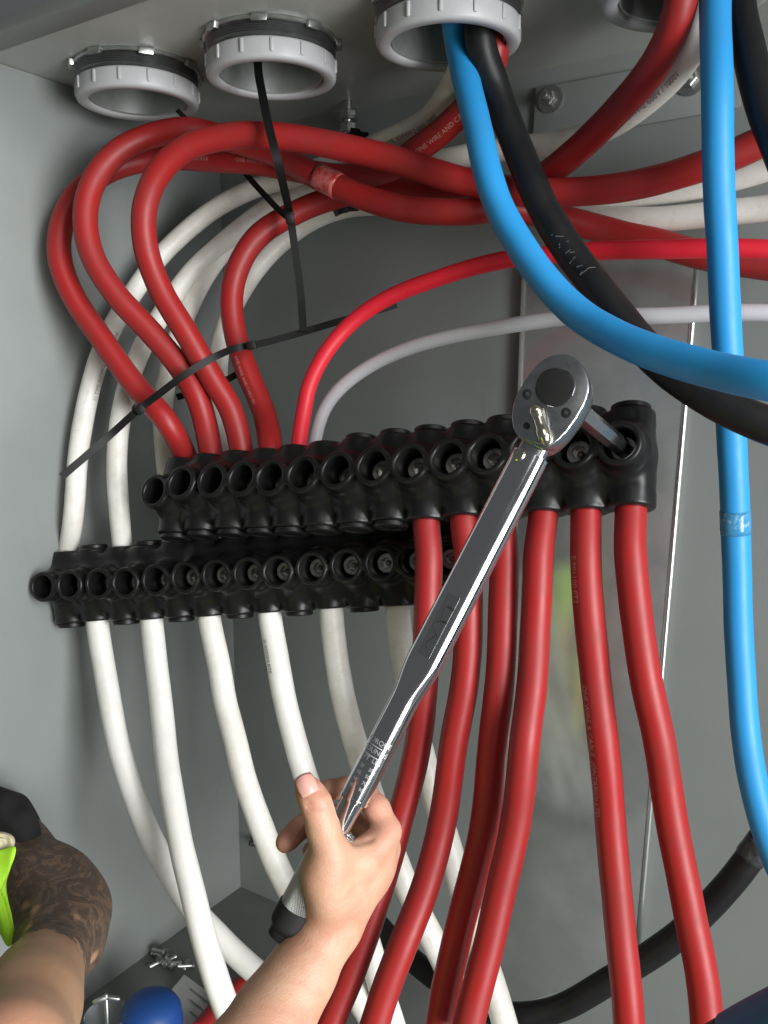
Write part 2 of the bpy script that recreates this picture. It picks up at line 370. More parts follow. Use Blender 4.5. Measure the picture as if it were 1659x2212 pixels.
mb = MB(); mb.box(Vector(((LEFT_X+RX)/2, FRONT-.012, CEIL_Z-.004)), Vector(((RX-LEFT_X)/2+.02, 0, 0)), Vector((0, .012, 0)), Vector((0, 0, .006)), .003)
tag(mb.build('ceiling_lip', M['paint']), kind='structure')

# galvanised panel on the back wall
pn = empty('galvanised_panel', wall(1240, 1300), 'galvanised sheet metal panel fixed to the grey back wall behind the red cables', 'metal panel')
def plate(outline, off0, off1, name, mat, parent, b=.0008):
    lo = [wall(x, y, off0) for x, y in outline]; hi = [wall(x, y, off1) for x, y in outline]; n = len(lo)
    bm = bmesh.new(); v0 = [bm.verts.new(q) for q in lo]; v1 = [bm.verts.new(q) for q in hi]
    bm.faces.new(v0[::-1]); bm.faces.new(v1)
    for i in range(n): j = (i+1) % n; bm.faces.new((v0[i], v0[j], v1[j], v1[i]))
    bmesh.ops.recalc_face_normals(bm, faces=bm.faces[:])
    if b: bmesh.ops.bevel(bm, geom=bm.edges[:], offset=b, segments=2, profile=.5, affect='EDGES')
    bm.verts.index_update(); o = mk(name, [q.co.copy() for q in bm.verts], [[q.index for q in f.verts] for f in bm.faces], mat, parent, True, 30); bm.free(); return o
plate([(1128, 560), (1502, 560), (1368, 2092), (1068, 2185)], .0002, .006, 'sheet', M['galv'], pn)
v, f = tube_geo([wall(1507+(1377-1507)*k/12, 562+1500*k/12, .0045) for k in range(13)], .0026, 14); mk('folded_edge', v, f, M['edge'], pn)  # rounded bead, shaped to catch light along the fold
plate([(1128, 560), (1133, 560), (1074, 2183), (1068, 2185)], .0062, .0085, 'hem', M['galv'], pn, .0008)
br = empty('bracket_plate', wall(1320, 230), 'grey painted bracket plate bolted to the back wall behind the upper right cables', 'bracket')
plate([(1157, 190), (1600, 108), (1600, 232), (1150, 312)], .0002, .004, 'plate', M['paint'], br)
def bolt(px, py, d_off, label, r=.0065, name='hex_bolt', L=.010, mat='zinc'):
    c = wall(px, py, d_off); t = empty(name, c, label, 'bolt', None)
    ax = Vector((0, -1, 0)); mb = MB(); mb.lathe(c, ax, [(0, r*1.7), (.0015, r*1.7), (.0018, r*1.5)], 28); mb.build('washer', M[mat], t)
    mb = MB(); mb.lathe(c, ax, [(.0018, r), (.0075, r), (.0085, r*.82)], 6, a0=.3); mb.build('nut', M[mat], t, True, 20)
    mb = MB(); mb.lathe(c, ax, [(.008, r*.52), (.008+L, r*.52), (.0095+L, r*.4)], 16); mb.build('stud', M[mat], t)
bolt(1190, 215, .004, 'hex nut with a protruding stud on the bracket plate, right of the black cable', .0068, L=.008)
bolt(1492, 172, .004, 'hex nut and washer half hidden beside the upright blue cable', .0075, L=.006)
bolt(400, 1992, .0002, 'dark bolt low on the back wall, above the heap of screws', .007, mat='steel_dark', L=.004)
bolt(553, 1815, .0002, 'dim small bolt on the back wall between the third white cable and the hand', .005, mat='steel_dark', L=.003)
# hanging stud at the ceiling seam
c = P(752, 248, .845); t = empty('threaded_stud', c, 'short galvanised stud with two nuts hanging under the ceiling near the middle hub', 'stud')
mb = MB(); mb.lathe(c, Vector((0, 0, -1)), [(-(CEIL_Z-c.z)-.0005, .0042), (.02, .0042), (.021, .0035)], 16); mb.build('rod', M['zinc'], t)
for h in (-.004, .008):
    mb = MB(); mb.lathe(c, Vector((0, 0, -1)), [(h, .0078), (h+.001, .0085), (h+.006, .0085), (h+.007, .0078)], 6); mb.build('nut', M['zinc'], t, True, 20)
    mb = MB(); mb.lathe(c, Vector((0, 0, -1)), [(h+.0075, .0098), (h+.009, .0098)], 24); mb.build('washer', M['zinc'], t)

# ------------------------------------------------------------------ conduit hubs
def hub(i, label):
    x = HUBX[i]; b = Vector((x, HUBYS[i], CEIL_Z)); t = empty('conduit_hub', b, label, 'conduit hub', 'conduit hubs through the ceiling'); D = Vector((0, 0, -1)); rot = .35*i+.2
    mb = MB()                                   # galvanised locknut with turned lugs
    mb.lathe(b, D, [(.0005, HR+.001), (.0005, .0540), (.0030, .0548), (.0038, .0535), (.0038, HR+.001)], 64, close=True)
    for k in range(8):
        a = rot+2*math.pi*k/8; e = Vector((math.cos(a), math.sin(a), 0)); tt = Vector((-math.sin(a), math.cos(a), 0))
        mb.box(b+e*.0555+D*.0036, e*.0022, tt*.0062, (Vector((0, 0, .0026))+tt*.0006), .0006)
    mb.build('locknut', M['zinc'], t)
    mb = MB(); pr = [(.004, .0445)]
    for k in range(5): h = .0042+k*.0018; pr += [(h, .0526), (h+.0009, .0514)]
    pr += [(.0138, .0500), (.0138, .0445)]
    mb.lathe(b, D, pr, 64, close=True); mb.build('threaded_nipple', M['steel_dark'], t)
    mb = MB(); mb.lathe(b, D, [(.0142, .0425), (.0142, .0508), (.0150, .0522), (.0165, .0527), (.0280, .0529), (.0298, .0521), (.0308, .0502), (.0308, .0442), (.0296, .0426)], 80, close=True)
    for k in range(14):
        a = rot*1.7+2*math.pi*k/14; e = Vector((math.cos(a), math.sin(a), 0)); tt = Vector((-math.sin(a), math.cos(a), 0))
        mb.box(b+e*.0528+D*.0212, e*.0014, tt*.0015, D*.0052, .0011)
    mb.build('bushing', M['bush'], t, True, 45)
    mb = MB(); mb.lathe(b, D, [(.0275, .0412), (.0265, .0404), (-.16, .0404), (-.16, .0440), (.0136, .0440), (.0136, .0420), (.0275, .0420)], 64, close=True)
    mb.lathe(b, D, [(-.1605, .0001), (-.1605, .0445)], 48)  # unseen end disc, added to keep light out of the conduit
    mb.build('conduit', M['conduit'], t)
hub(0, 'grey plastic bushed conduit hub at the far left of the ceiling, nothing passing through')
hub(1, 'conduit hub with grey bushing and only a black zip tie hanging from it')
hub(2, 'conduit hub with grey bushing that the curved blue and black cables leave')
hub(3, 'conduit hub cut by the top edge of the photo above the upright blue cable')
# ------------------------------------------------------------------ terminal blocks
class Block: pass
def make_block(label, holes, d0, d1, tilt, ro, ri, rb, ht, hb, ycore, screws, caps_top, caps_bot):
    B = Block(); x0, x1 = holes[0][0], holes[-1][0]
    Mths = []
    for px, py in holes:
        u = (px-x0)/(x1-x0); d = 1/((1-u)/d0+u/d1); Mths.append(P(px, py, d))
    e1 = (Mths[-1]-Mths[1]).normalized()
    hz = (FWD*-1 - e1*(-FWD).dot(e1)).normalized()
    up = e1.cross(hz); up = up if up.z > 0 else -up
    a = (hz*math.cos(tilt)+up*math.sin(tilt)).normalized(); e3 = (up*math.cos(tilt)-hz*math.sin(tilt)).normalized()
    O = Mths[1]; L = [((q-O).dot(e1), (q-O).dot(e3)) for q in Mths]; n = len(L)
    fx = [q[0] for q in L]; sl = np.polyfit(fx[1:], [q[1] for q in L[1:]], 1)
    wz = lambda x: sl[0]*x+sl[1]
    toW = lambda x, y, z: O + e1*x + a*y + e3*z
    lo = (min(fx)-.03, ycore-.03, -hb-.012); hi = (max(fx)+.03, .008, ht+.012)
    s = SDF(lo, hi, .00105)
    xa, xb = fx[0]-rb*.8, fx[-1]+rb*.85
    s.box((xa, ycore-.016, -.0215), (xb, ycore+.0165, .0215), .007, 0)
    s.box((xa+.003, ycore-.010, -.024), (xb-.003, ycore+.013, .027), .004, .004)
    s.box((xa+.002, ycore-.0115, -hb+.007), (xb-.002, ycore+.0125, ht-.005), .005, .005)
    rnd = random.Random(5)
    for i, (x, z) in enumerate(L):
        zz = wz(x) if i == 0 else z*.5+wz(x)*.5
        s.cyl(2, (x, ycore, 0), rb*.97, zz-hb+.003, zz+ht-.003, .007, rd=.002)
        s.cyl(2, (x, ycore, 0), rb*1.04, zz+ht-.0125, zz+ht+rnd.uniform(-.0006, .0006), .0015, rd=.0018)
        s.cyl(2, (x, ycore, 0), rb*1.04, zz-hb+rnd.uniform(-.0006, .0006), zz-hb+.0125, .0015, rd=.0018)
        s.cyl(1, (x, 0, z), ro*1.10, ycore, -.014, .008, rd=.004)
        s.cyl(1, (x, 0, z), ro, ycore, 0, .006, rd=.0024)
        s.cone((x, ycore+.011, zz-.0175), (x, ycore+.013, zz-.0175), .0045, .0045, .005)
    for i, (x, z) in enumerate(L):
        s.cyl(1, (x, 0, z), ri, -.0235, .02, .0022, 'sub', rd=.0004)
        s.cyl(1, (x, 0, z), ri*.86, -.031, .02, .0004, 'sub', rd=.0004)
    V, Fc = s.mesh()
    base = toW(fx[n//2], ycore, 0)
    B.t = empty('terminal_block', base, label, 'terminal block', 'multi-port terminal blocks')
    Vw = [toW(*q) for q in V]
    mk('body', Vw, Fc if e1.cross(a).dot(e3) > 0 else Fc[:, ::-1], M['rubber'], B.t)
    sc_mesh = None
    for i, (x, z) in enumerate(L):
        dep = screws(i)
        c = toW(x, dep, z); rs = ri*.80
        mb = MB(); q = (fx[i]*37) % 1
        mb.lathe(c, a, [(-.010, rs), (-.0008, rs), (0, rs*.93), (0, rs*.56)], 24, close=False)
        mb.f.pop(); # leave the socket open
        v = [c + frame(a)[0]*(rs*.56*math.cos(k*math.pi/3+q)) + frame(a)[1]*(rs*.56*math.sin(k*math.pi/3+q)) for k in range(6)]
        b0 = [p - a*.005 for p in v]
        mb.add(v+b0, [[k, (k+1) % 6, 6+(k+1) % 6, 6+k][::-1] for k in range(6)]+[[6, 7, 8, 9, 10, 11]])
        mb.lathe(c, a, [(-.0049, .0001), (-.003, rs*.2), (-.0049, rs*.3)], 10)
        mb.build('set_screw', M['screw'], B.t)
    for top, lst in ((1, caps_top), (-1, caps_bot)):
        for i in lst:
            x, z = L[i]; zz = wz(x) if i == 0 else z*.5+wz(x)*.5; c = toW(x, ycore, zz+(ht if top > 0 else -hb)); r = rb*.86
            mb = MB(); mb.lathe(c, e3*top, [(-.004, r*.9), (.0003, r*.9), (.0006, r), (.0034, r), (.0042, r*.93), (.0042, r*.6), (.0034, r*.55), (.0034, .0002)], 28); mb.build('port_cap', M['cap'], B.t)
    def port(i, top, inset=.006):
        x, z = L[i]; zz = wz(x) if i == 0 else z*.5+wz(x)*.5
        return toW(x, ycore, zz+((ht-inset) if top else (-hb+inset)))
    B.port = port; B.e3 = e3; B.a = a; B.mouth = Mths; B.e1 = e1; return B
UPH = [(333, 1061), (388, 1041), (455, 1036), (520, 1032), (583, 1030), (651, 1023), (725, 1014), (803, 1005), (882, 999), (965, 989), (1048, 978), (1140, 968), (1235, 962), (1335, 955)]
UB = make_block('upper black terminal block with red cables above and below and the wrench bit in it', UPH, .75, .555, R(15), .0156, .0112, .0160, .033, .037, -.036,
                lambda i: -.0275 if i < 3 else (-.022 if i < 7 else -.0165), [6, 7, 8, 9, 10, 11, 12, 13], list(range(0, 8)))
LOH = [(90, 1268), (147, 1264), (210, 1261), (268, 1259), (333, 1253), (397, 1248), (464, 1243), (532, 1239), (597, 1235), (670, 1228), (745, 1222), (820, 1217), (890, 1213), (962, 1208)]
LB = make_block('lower black terminal block with white cables above and below', LOH, .80, .675, R(4), .0143, .0106, .0148, .034, .036, -.040,
                lambda i: -.0225 if i < 5 else -.0175, [1, 3, 5, 6, 7, 8, 9, 10, 11, 12, 13], [0, 2, 4, 6, 8, 10, 12, 13])

# ------------------------------------------------------------------ cables
CENT = {}
def cable(key, name, label, pts, od, mat, group, cat='cable', n=22):
    c = spline(pts); wob = Vector((random.random()*50, 0, 0)); n_ = len(c)
    c = [q+noise.noise_vector(q*14+wob)*.0016*min(1, i/12, (n_-1-i)/12) for i, q in enumerate(c)]; CENT[key] = (c, od/2)
    ph = random.random()*10
    rr = lambda i: od/2*(1+.006*math.sin(i*.35+ph)+.004*math.sin(i*.83))
    v, f = tube_geo(c, rr, n); o = mk(name, v, f, mat, None, True, 60)
    return tag(o, label, cat, group)
def text_mesh(body, size):
    cu = bpy.data.curves.new('t', 'FONT'); cu.body = body; cu.size = size; cu.resolution_u = 2
    o = bpy.data.objects.new('t', cu); COL.objects.link(o); dg = bpy.context.evaluated_depsgraph_get(); dg.update()
    me = bpy.data.meshes.new_from_object(o.evaluated_get(dg)); bm = bmesh.new(); bm.from_mesh(me)
    bmesh.ops.triangulate(bm, faces=bm.faces[:]); bm.verts.index_update()
    v = [q.co.copy() for q in bm.verts]; f = [[q.index for q in a.verts] for a in bm.faces]
    bm.free(); bpy.data.objects.remove(o); bpy.data.curves.remove(cu); bpy.data.meshes.remove(me)
    return v, f
def printed(key, obj, body, px, py, size, off, mat, back=False, right=True, lift=.00025):
    """print wrapped round a cable, starting at the point nearest (px,py); off = angle from camera-facing line"""
    c, r = CENT[key]; T = tangents(c)
    def scr(q): d = (q-CAM); z = d.dot(FWD); return (CX+d.dot(RIGHT)/z*F, CY-d.dot(UP)/z*F)
    i0 = min(range(len(c)), key=lambda i: (scr(c[i])[0]-px)**2+(scr(c[i])[1]-py)**2)
    t = T[i0]; along = t.dot(RIGHT) if abs(t.dot(RIGHT)) > .35 else -t.dot(UP)
    sg = 1 if (along > 0) == right else -1
    cum = [0]
    for i in range(1, len(c)): cum.append(cum[-1]+(c[i]-c[i-1]).length)
    size *= .85; v, f = text_mesh(body, size); out = []
    for q in v:
        s = cum[i0]+sg*q.x; s = min(max(s, 0), cum[-1]-1e-5); j = min(int(np.searchsorted(cum, s)), len(c)-1); j = max(j, 1)
        k = (s-cum[j-1])/max(cum[j]-cum[j-1], 1e-9); p = c[j-1].lerp(c[j], k); tt = T[j-1].lerp(T[j], k).normalized()*sg
        n0 = (CAM-p); n0 = (n0-tt*n0.dot(tt)).normalized(); b0 = n0.cross(tt); ph = (q.y-size*.33)/r+off
        out.append(p+(n0*math.cos(ph)+b0*math.sin(ph))*(r*1.011+lift))
    o = mk('print', out, f, mat, obj, False); return o
H = lambda i, x, y, z: Vector((HUBX[i]+x, HUBYS[i]+y, z-1.36+CEIL_Z))
RED, WHT = .0213, .0190
g_red = 'thick red cables bending from the ceiling to the upper terminal block'
g_redb = 'thick red cables leaving the bottom of the upper terminal block'
g_wt = 'white cables coming down to the lower terminal block'
g_wb = 'white cables leaving the bottom of the lower terminal block'
def scrp(q): d = (q-CAM); z = d.dot(FWD); return (CX+d.dot(RIGHT)/z*F, CY-d.dot(UP)/z*F, z)
def out_of(B, i, top, l): return [B.port(i, top, .010), B.port(i, top, -.002)]
def eased(B, i, top, pts, span=650):
    e = scrp(B.port(i, top, -.03)); dd = e[2]-pts[0][2]; out = out_of(B, i, top, 0)
    for x, y, d in pts:
        k = min(1, abs(y-e[1])/span); k = k*k*(3-2*k); out.append((x, y, d+dd*(1-k)))
    return out
# red loops
r1 = cable('R1', 'red_cable', 'leftmost red cable, its loop nearest the left wall, entering the first port', out_of(UB, 0, 1, .012)+[(362, 912, .765), (300, 838, .77), (222, 735, .772), (160, 645, .772), (131, 560, .772), (137, 475, .775), (172, 410, .785), (232, 370, .80), (330, 345, .81), (460, 346, .80), (590, 358, .785), (740, 382, .765), (840, 365, .725), (900, 325, .70), (965, 275, .68), (1040, 190, .655), (1066, 120, .637), H(2, .024, .024, 1.35), H(2, .024, .024, 1.46)], RED, M['red'], g_red)
r2 = cable('R2', 'red_cable', 'red cable with a clear tape wrap, second loop from the left', out_of(UB, 1, 1, .012)+[(428, 868, .758), (395, 805, .755), (325, 718, .75), (248, 632, .745), (196, 548, .742), (184, 465, .742), (206, 388, .745), (258, 328, .75), (330, 293, .755), (410, 280, .755), (500, 302, .765), (590, 330, .76), (680, 378, .735), (780, 425, .715), (880, 452, .695), (1000, 456, .68), (1100, 448, .68), (1200, 468, .685), (1310, 496, .68), (1410, 522, .665), (1520, 552, .650), (1659, 574, .633), (1760, 585, .62)], RED, M['red'], g_red)
r3 = cable('R3', 'red_cable', 'foremost red cable sweeping the full width over the others to the right edge', out_of(UB, 2, 1, .012)+[(500, 885, .755), (462, 820, .75), (404, 722, .742), (348, 625, .735), (316, 530, .727), (313, 445, .72), (341, 375, .712), (400, 320, .705), (480, 295, .70), (570, 293, .695), (700, 309, .69), (850, 343, .68), (1000, 391, .668), (1120, 413, .658), (1250, 413, .645), (1400, 393, .622), (1520, 360, .60), (1620, 318, .585), (1720, 262, .57)], RED, M['red'], g_red)
r4 = cable('R4', 'red_cable', 'red cable with the tightest loop, fourth from the left, rising to the top right', out_of(UB, 3, 1, .012)+[(568, 885, .77), (532, 800, .78), (507, 725, .785), (500, 650, .785), (516, 578, .785), (560, 508, .785), (640, 458, .785), (720, 428, .78), (810, 408, .765), (930, 412, .74), (1050, 415, .715), (1130, 400, .695), (1204, 358, .665), (1329, 242, .61), (1428, 115, .56), (1470, 10, .535), H(3, .002, -.019, 1.40), H(3, .002, -.019, 1.48)], RED, M['red'], g_red)
p1 = cable('P1', 'red_cable', 'thin bright scarlet cable arching from the upper block to the right edge', out_of(UB, 4, 1, .010)+[(656, 890, .735), (668, 830, .735), (700, 764, .733), (755, 701, .73), (835, 645, .72), (950, 597, .70), (1090, 563, .665), (1200, 549, .645), (1330, 539, .62), (1500, 537, .595), (1659, 540, .575), (1760, 543, .565)], .0137, M['scarlet'], 'thin cables arching to the upper terminal block')
cable('G1', 'grey_cable', 'thin pale grey cable arching beneath the scarlet one', [(676, 1000, .76), (681, 950, .765), (700, 888, .765), (735, 840, .762), (800, 792, .755), (900, 748, .735), (1050, 712, .70), (1200, 691, .665), (1350, 682, .635), (1500, 678, .612), (1659, 677, .59), (1760, 677, .58)], .0122, M['lilac'], 'thin cables arching to the upper terminal block')
# white loops
w1 = cable('W1', 'white_cable', 'white cable down the left wall into the first port of the lower block', out_of(LB, 0, 1, .012)+[(158, 1120, .822), (166, 1000, .82), (184, 890, .82), (212, 785, .822), (252, 690, .83), (298, 617, .845), (366, 535, .86), (450, 460, .86), (540, 412, .845), (640, 383, .82), (760, 335, .775), (860, 293, .74), (925, 258, .715), (972, 190, .675), (1000, 120, .648), H(2, -.001, .027, 1.35), H(2, -.001, .027, 1.46)], WHT, M['white'], g_wt)
w2 = cable('W2', 'white_cable', 'white cable second from the left, dropping in front of the left corner', out_of(LB, 2, 1, .012)+[(257, 1100, .808), (254, 1000, .808), (262, 900, .81), (288, 795, .817), (345, 685, .83), (412, 590, .845), (480, 525, .855), (560, 462, .858), (650, 410, .845), (760, 385, .81), (880, 365, .768), (960, 348, .735), (1079, 324, .71), (1200, 308, .69), (1290, 283, .665), (1380, 230, .63), (1455, 165, .60), (1505, 85, .57), (1520, 0, .555), H(3, .009, .013, 1.40), H(3, .009, .013, 1.48)], WHT, M['white'], g_wt)
w3 = cable('W3', 'white_cable', 'white cable passing behind the left end of the upper block', out_of(LB, 4, 1, .012)+[(372, 1100, .822), (358, 1000, .832), (352, 900, .835), (362, 810, .838), (392, 700, .845), (440, 600, .855), (505, 520, .865), (590, 450, .865), (700, 418, .845), (850, 420, .80), (1000, 425, .765), (1120, 435, .735), (1240, 436, .705), (1390, 420, .672), (1520, 400, .645), (1659, 362, .615), (1760, 320, .60)], WHT, M['white'], g_wt)
w4 = cable('W4', 'white_cable', 'slim white cable half hidden behind the tight red loop', [(498, 1040, .82), (490, 980, .822), (477, 900, .83), (470, 820, .84), (478, 740, .85), (505, 660, .86), (555, 580, .87), (620, 515, .87), (690, 470, .86), (760, 447, .845), (880, 446, .80), (1000, 450, .77), (1120, 455, .74), (1210, 458, .715), (1300, 470, .69), (1404, 474, .668), (1520, 466, .648), (1659, 450, .625), (1760, 435, .61)], WHT, M['white'], g_wt)
# blue and black feeders
cable('B1', 'blue_cable', 'thick blue cable curving from the third hub to the right edge', [H(2, .001, .004, 1.47), H(2, .001, .008, 1.36), (992, 85, .635), (1008, 160, .628), (1028, 260, .615), (1054, 370, .60), (1092, 472, .585), (1155, 578, .565), (1245, 673, .54), (1330, 724, .515), (1430, 768, .487), (1550, 803, .458), (1659, 824, .435), (1760, 838, .42)], .0205, M['blue'], 'thick blue cables')
cable('B2', 'blue_cable', 'straight upright blue cable along the right side', [H(3, .022, -.011, 1.48), H(3, .022, -.011, 1.37), (1545, -10, .53), (1549, 200, .525), (1556, 450, .535), (1568, 700, .55), (1581, 950, .57), (1593, 1200, .585), (1600, 1400, .59), (1614, 1590, .585), (1640, 1740, .575), (1690, 1880, .565), (1760, 2000, .55)], .0192, M['blue'], 'thick blue cables')
cable('K1', 'black_cable', 'thick black cable curving behind the blue one from the third hub', [H(2, .026, .002, 1.47), H(2, .026, .003, 1.36), (1038, 90, .617), (1066, 180, .63), (1104, 290, .632), (1150, 400, .618), (1200, 492, .605), (1264, 592, .59), (1340, 690, .565), (1420, 778, .545), (1500, 838, .528), (1590, 888, .51), (1659, 918, .50), (1760, 950, .49)], .0225, M['black'], 'thick black cables')
cable('K2', 'black_cable', 'black cable dropping past the top right corner', [H(3, .030, .012, 1.47), (1597, 0, .545), (1618, 110, .54), (1648, 220, .53), (1690, 340, .52), (1740, 460, .51)], .0205, M['black'], 'thick black cables')
cable('K3', 'black_cable', 'black cable sagging in a wide bow along the bottom', [(760, 1930, .80), (815, 1998, .79), (880, 2062, .775), (955, 2122, .755), (1035, 2172, .735), (1109, 2192, .715), (1204, 2180, .70), (1329, 2112, .68), (1479, 2010, .655), (1579, 1905, .64), (1640, 1825, .628), (1710, 1720, .615)], .0205, M['black'], 'thick black cables')
# lower reds
reds = [('D1', 8, 'first red cable below the upper block, passing behind the wrench and hand', [(927, 1200, .70), (926, 1320, .695), (920, 1450, .685), (904, 1591, .675), (868, 1760, .66), (822, 1920, .645), (760, 2090, .635), (705, 2230, .625), (680, 2290, .62)]),
        ('D2', 9, 'red cable just right of the hand, second of those below the upper block', [(1012, 1220, .675), (1010, 1350, .665), (1000, 1480, .655), (984, 1591, .645), (958, 1766, .635), (918, 1916, .625), (870, 2041, .615), (828, 2156, .61), (795, 2260, .605)]),
        ('D3', 10, 'third red cable below the upper block, its neighbour on the right pressed against it', [(1090, 1220, .66), (1086, 1350, .65), (1078, 1482, .64), (1066, 1600, .632), (1046, 1766, .625), (1012, 1916, .62), (985, 2030, .615), (962, 2130, .61), (945, 2260, .605)]),
        ('D4', 11, 'fourth red cable below the upper block, leaning left to touch the third', [(1163, 1200, .635), (1159, 1320, .628), (1149, 1485, .615), (1136, 1591, .60), (1114, 1766, .592), (1084, 1916, .588), (1057, 2041, .584), (1030, 2141, .58), (1000, 2260, .575)]),
        ('D5', 12, 'fifth red cable below the upper block, printed along its left side', [(1266, 1200, .61), (1274, 1330, .605), (1288, 1485, .60), (1299, 1591, .595), (1318, 1766, .592), (1336, 1941, .588), (1354, 2141, .582), (1362, 2270, .58)]),
        ('D6', 13, 'rightmost red cable below the upper block', [(1361, 1190, .592), (1372, 1310, .588), (1393, 1455, .58), (1421, 1591, .575), (1450, 1766, .57), (1488, 1966, .565), (1516, 2116, .56), (1532, 2270, .555)])]
dob = {}
for key, i, lab, pts in reds: dob[key] = cable(key, 'red_cable', lab, eased(UB, i, 0, pts), RED, M['red'], g_redb)
whites = [('E1', 1, 'leftmost white cable below the lower block, swinging right behind its neighbour', [(226, 1450, .79), (240, 1540, .785), (264, 1640, .78), (310, 1770, .775), (366, 1885, .77), (420, 1965, .765), (478, 2026, .758), (545, 2092, .75), (630, 2170, .74), (680, 2230, .735)], 'whitec'),
          ('E2', 3, 'second white cable below the lower block, crossing in front of the first', [(339, 1450, .765), (347, 1540, .757), (356, 1610, .75), (374, 1730, .735), (397, 1850, .72), (427, 1975, .705), (462, 2096, .69), (497, 2196, .68), (520, 2270, .67)], 'whitec'),
          ('E3', 5, 'third white cable below the lower block, ending behind the wrench grip', [(472, 1430, .755), (486, 1520, .75), (507, 1600, .745), (534, 1700, .74), (568, 1797, .735), (610, 1890, .73), (670, 1995, .725), (740, 2100, .72), (800, 2200, .715)], 'white'),
          ('E4', 7, 'fourth white cable below the lower block, passing behind the raised thumb', [(600, 1420, .745), (616, 1510, .74), (640, 1605, .735), (672, 1705, .73), (715, 1810, .725), (755, 1920, .72), (793, 2030, .715), (830, 2150, .71), (862, 2260, .705)], 'whitec'),
          ('E5', 9, 'fifth white cable below the lower block, slipping behind the wrench shaft', [(727, 1430, .73), (744, 1520, .73), (772, 1620, .73), (808, 1730, .725), (850, 1840, .72), (896, 1950, .715), (950, 2060, .71), (1010, 2190, .70), (1040, 2270, .70)], 'white'),
          ('E6', 11, 'sixth white cable below the lower block, seen between the red cables', [(868, 1400, .722), (884, 1500, .722), (906, 1600, .72), (932, 1700, .718), (963, 1810, .715), (1000, 1930, .71), (1040, 2050, .70), (1080, 2180, .69), (1105, 2270, .68)], 'white')]
for key, i, lab, pts, mt in whites: dob[key] = cable(key, 'white_cable', lab, eased(LB, i, 0, pts), .0212, M[mt], g_wb)
cable('D0', 'red_cable', 'short glimpse of red cable low between two crossing white cables', [floorp(430, 2230, .0108), floorp(490, 2160, .0108), floorp(530, 2128, .0108), floorp(600, 2130, .0108), floorp(700, 2190, .0108)], RED, M['red'], None)
# prints
printed('R1', r1, '= 001914', 418, 347, .0062, .1, M['inkw'])
printed('R1', r1, 'ONE WIRE AND CABLE 2020', 520, 350, .0055, .15, M['inkw'])
printed('R1', r1, 'ONE WIRE AND CABLE', 905, 322, .0062, -.1, M['inkw'])
printed('W1', w1, 'TYPE XHHW-2 600V 1000V', 838, 302, .0066, -.25, M['inkk'])
printed('W2', w2, 'TYPE XHHW-2 600V / 1000V', 1325, 272, .0072, -.1, M['inkk'])
printed('W1', w1, '21 TYPE XHHW-2 600V CME WIRE', 196, 868, .0055, -.7, M['inkk'], right=False)
printed('R4', r4, 'ONE WIRE AND CABLE 001', 520, 770, .005, -.5, M['inkw'])
printed('D5', dob['D5'], 'E 001100 FT2', 1259, 1205, .0065, -.85, M['inkw'])
printed('D5', dob['D5'], 'ONE WIRE & CABLE  (ONTARIO) LTD', 1288, 1470, .0065, -.85, M['inkw'])
printed('D4', dob['D4'], 'ONE WIRE AND CABLE 001100 FT', 1160, 1240, .005, -1.2, M['inkw'])
printed('E4', dob['E4'], 'III 002009 RTE', 592, 1380, .0062, -.85, M['inkk'])
def scuff(key, obj, px, py, lines, wdt, mat):
    c, r = CENT[key]; T = tangents(c); i0 = min(range(len(c)), key=lambda i: (scrp(c[i])[0]-px)**2+(scrp(c[i])[1]-py)**2); mb = MB()
    for ln in lines:
        ps = []; ns = []
        for ds, ph in ln:
            i = i0+ds/.004; j = int(i); p = c[j].lerp(c[j+1], i-j); n0 = (CAM-p); n0 = (n0-T[j]*n0.dot(T[j])).normalized(); b0 = n0.cross(T[j])
            n1 = n0*math.cos(ph)+b0*math.sin(ph); ps.append(p+n1*r*1.012); ns.append(n1)
        v, f = ribbon_geo(ps, wdt, .0003, ns); mb.add(v, f)
    mb.build('scuff_mark', mat, obj)
M['scuff'] = simple('pale_scuff', (.11, .11, .105), .7, 0, (.06, .06, .06), 400)
k1 = next(o for o in bpy.data.objects if o.get('label') == 'thick black cable curving behind the blue one from the third hub')
rq = random.Random(4)
scuff('K1', k1, 1222, 545, [[(q*.0035+rq.uniform(-.002, .002), rq.uniform(-.5, .25)+.08*z) for z in range(2)] for q in range(-3, 6)], .0007, M['scuff'])
scuff('K1', k1, 1275, 605, [[(0, -.3), (.001, 0), (.0005, .35), (.0022, .7)], [(.001, -.32), (-.001, -.1)]], .0006, M['scuff'])
# clear tape wraps
def wrap(key, px, py, ln, name, label, mat, cat='tape'):
    c, r = CENT[key]
    def scr(q): d = (q-CAM); z = d.dot(FWD); return (CX+d.dot(RIGHT)/z*F, CY-d.dot(UP)/z*F)
    i0 = min(range(len(c)), key=lambda i: (scr(c[i])[0]-px)**2+(scr(c[i])[1]-py)**2); k = max(1, int(ln/.004/2))
    v, f = tube_geo(c[i0-k:i0+k+1], lambda i: r*1.03+.0004*random.random(), 26); o = mk(name, v, f, mat); return tag(o, label, cat)
wrap('R2', 708, 392, .030, 'clear_tape', 'crinkled clear tape wound round a red cable under the sweeping one', M['tape'])
M['btape'] = simple('clear_tape_on_blue', (.05, .25, .48), .2, 0, (.35, .52, .66), 150, None, .5, .0006, 200, (.55, .7))
wrap('B2', 1592, 1125, .02, 'clear_tape', 'scuffed clear tape wound round the upright blue cable', M['btape'])
M['gtape'] = simple('grey_tape', (.06, .065, .07), .35, 0, (.02, .02, .02), 200, None, .5, .0006, 250)
wrap('K3', 1630, 1838, .02, 'grey_tape', 'shiny grey tape wound round the low black cable at the right edge', M['gtape'])
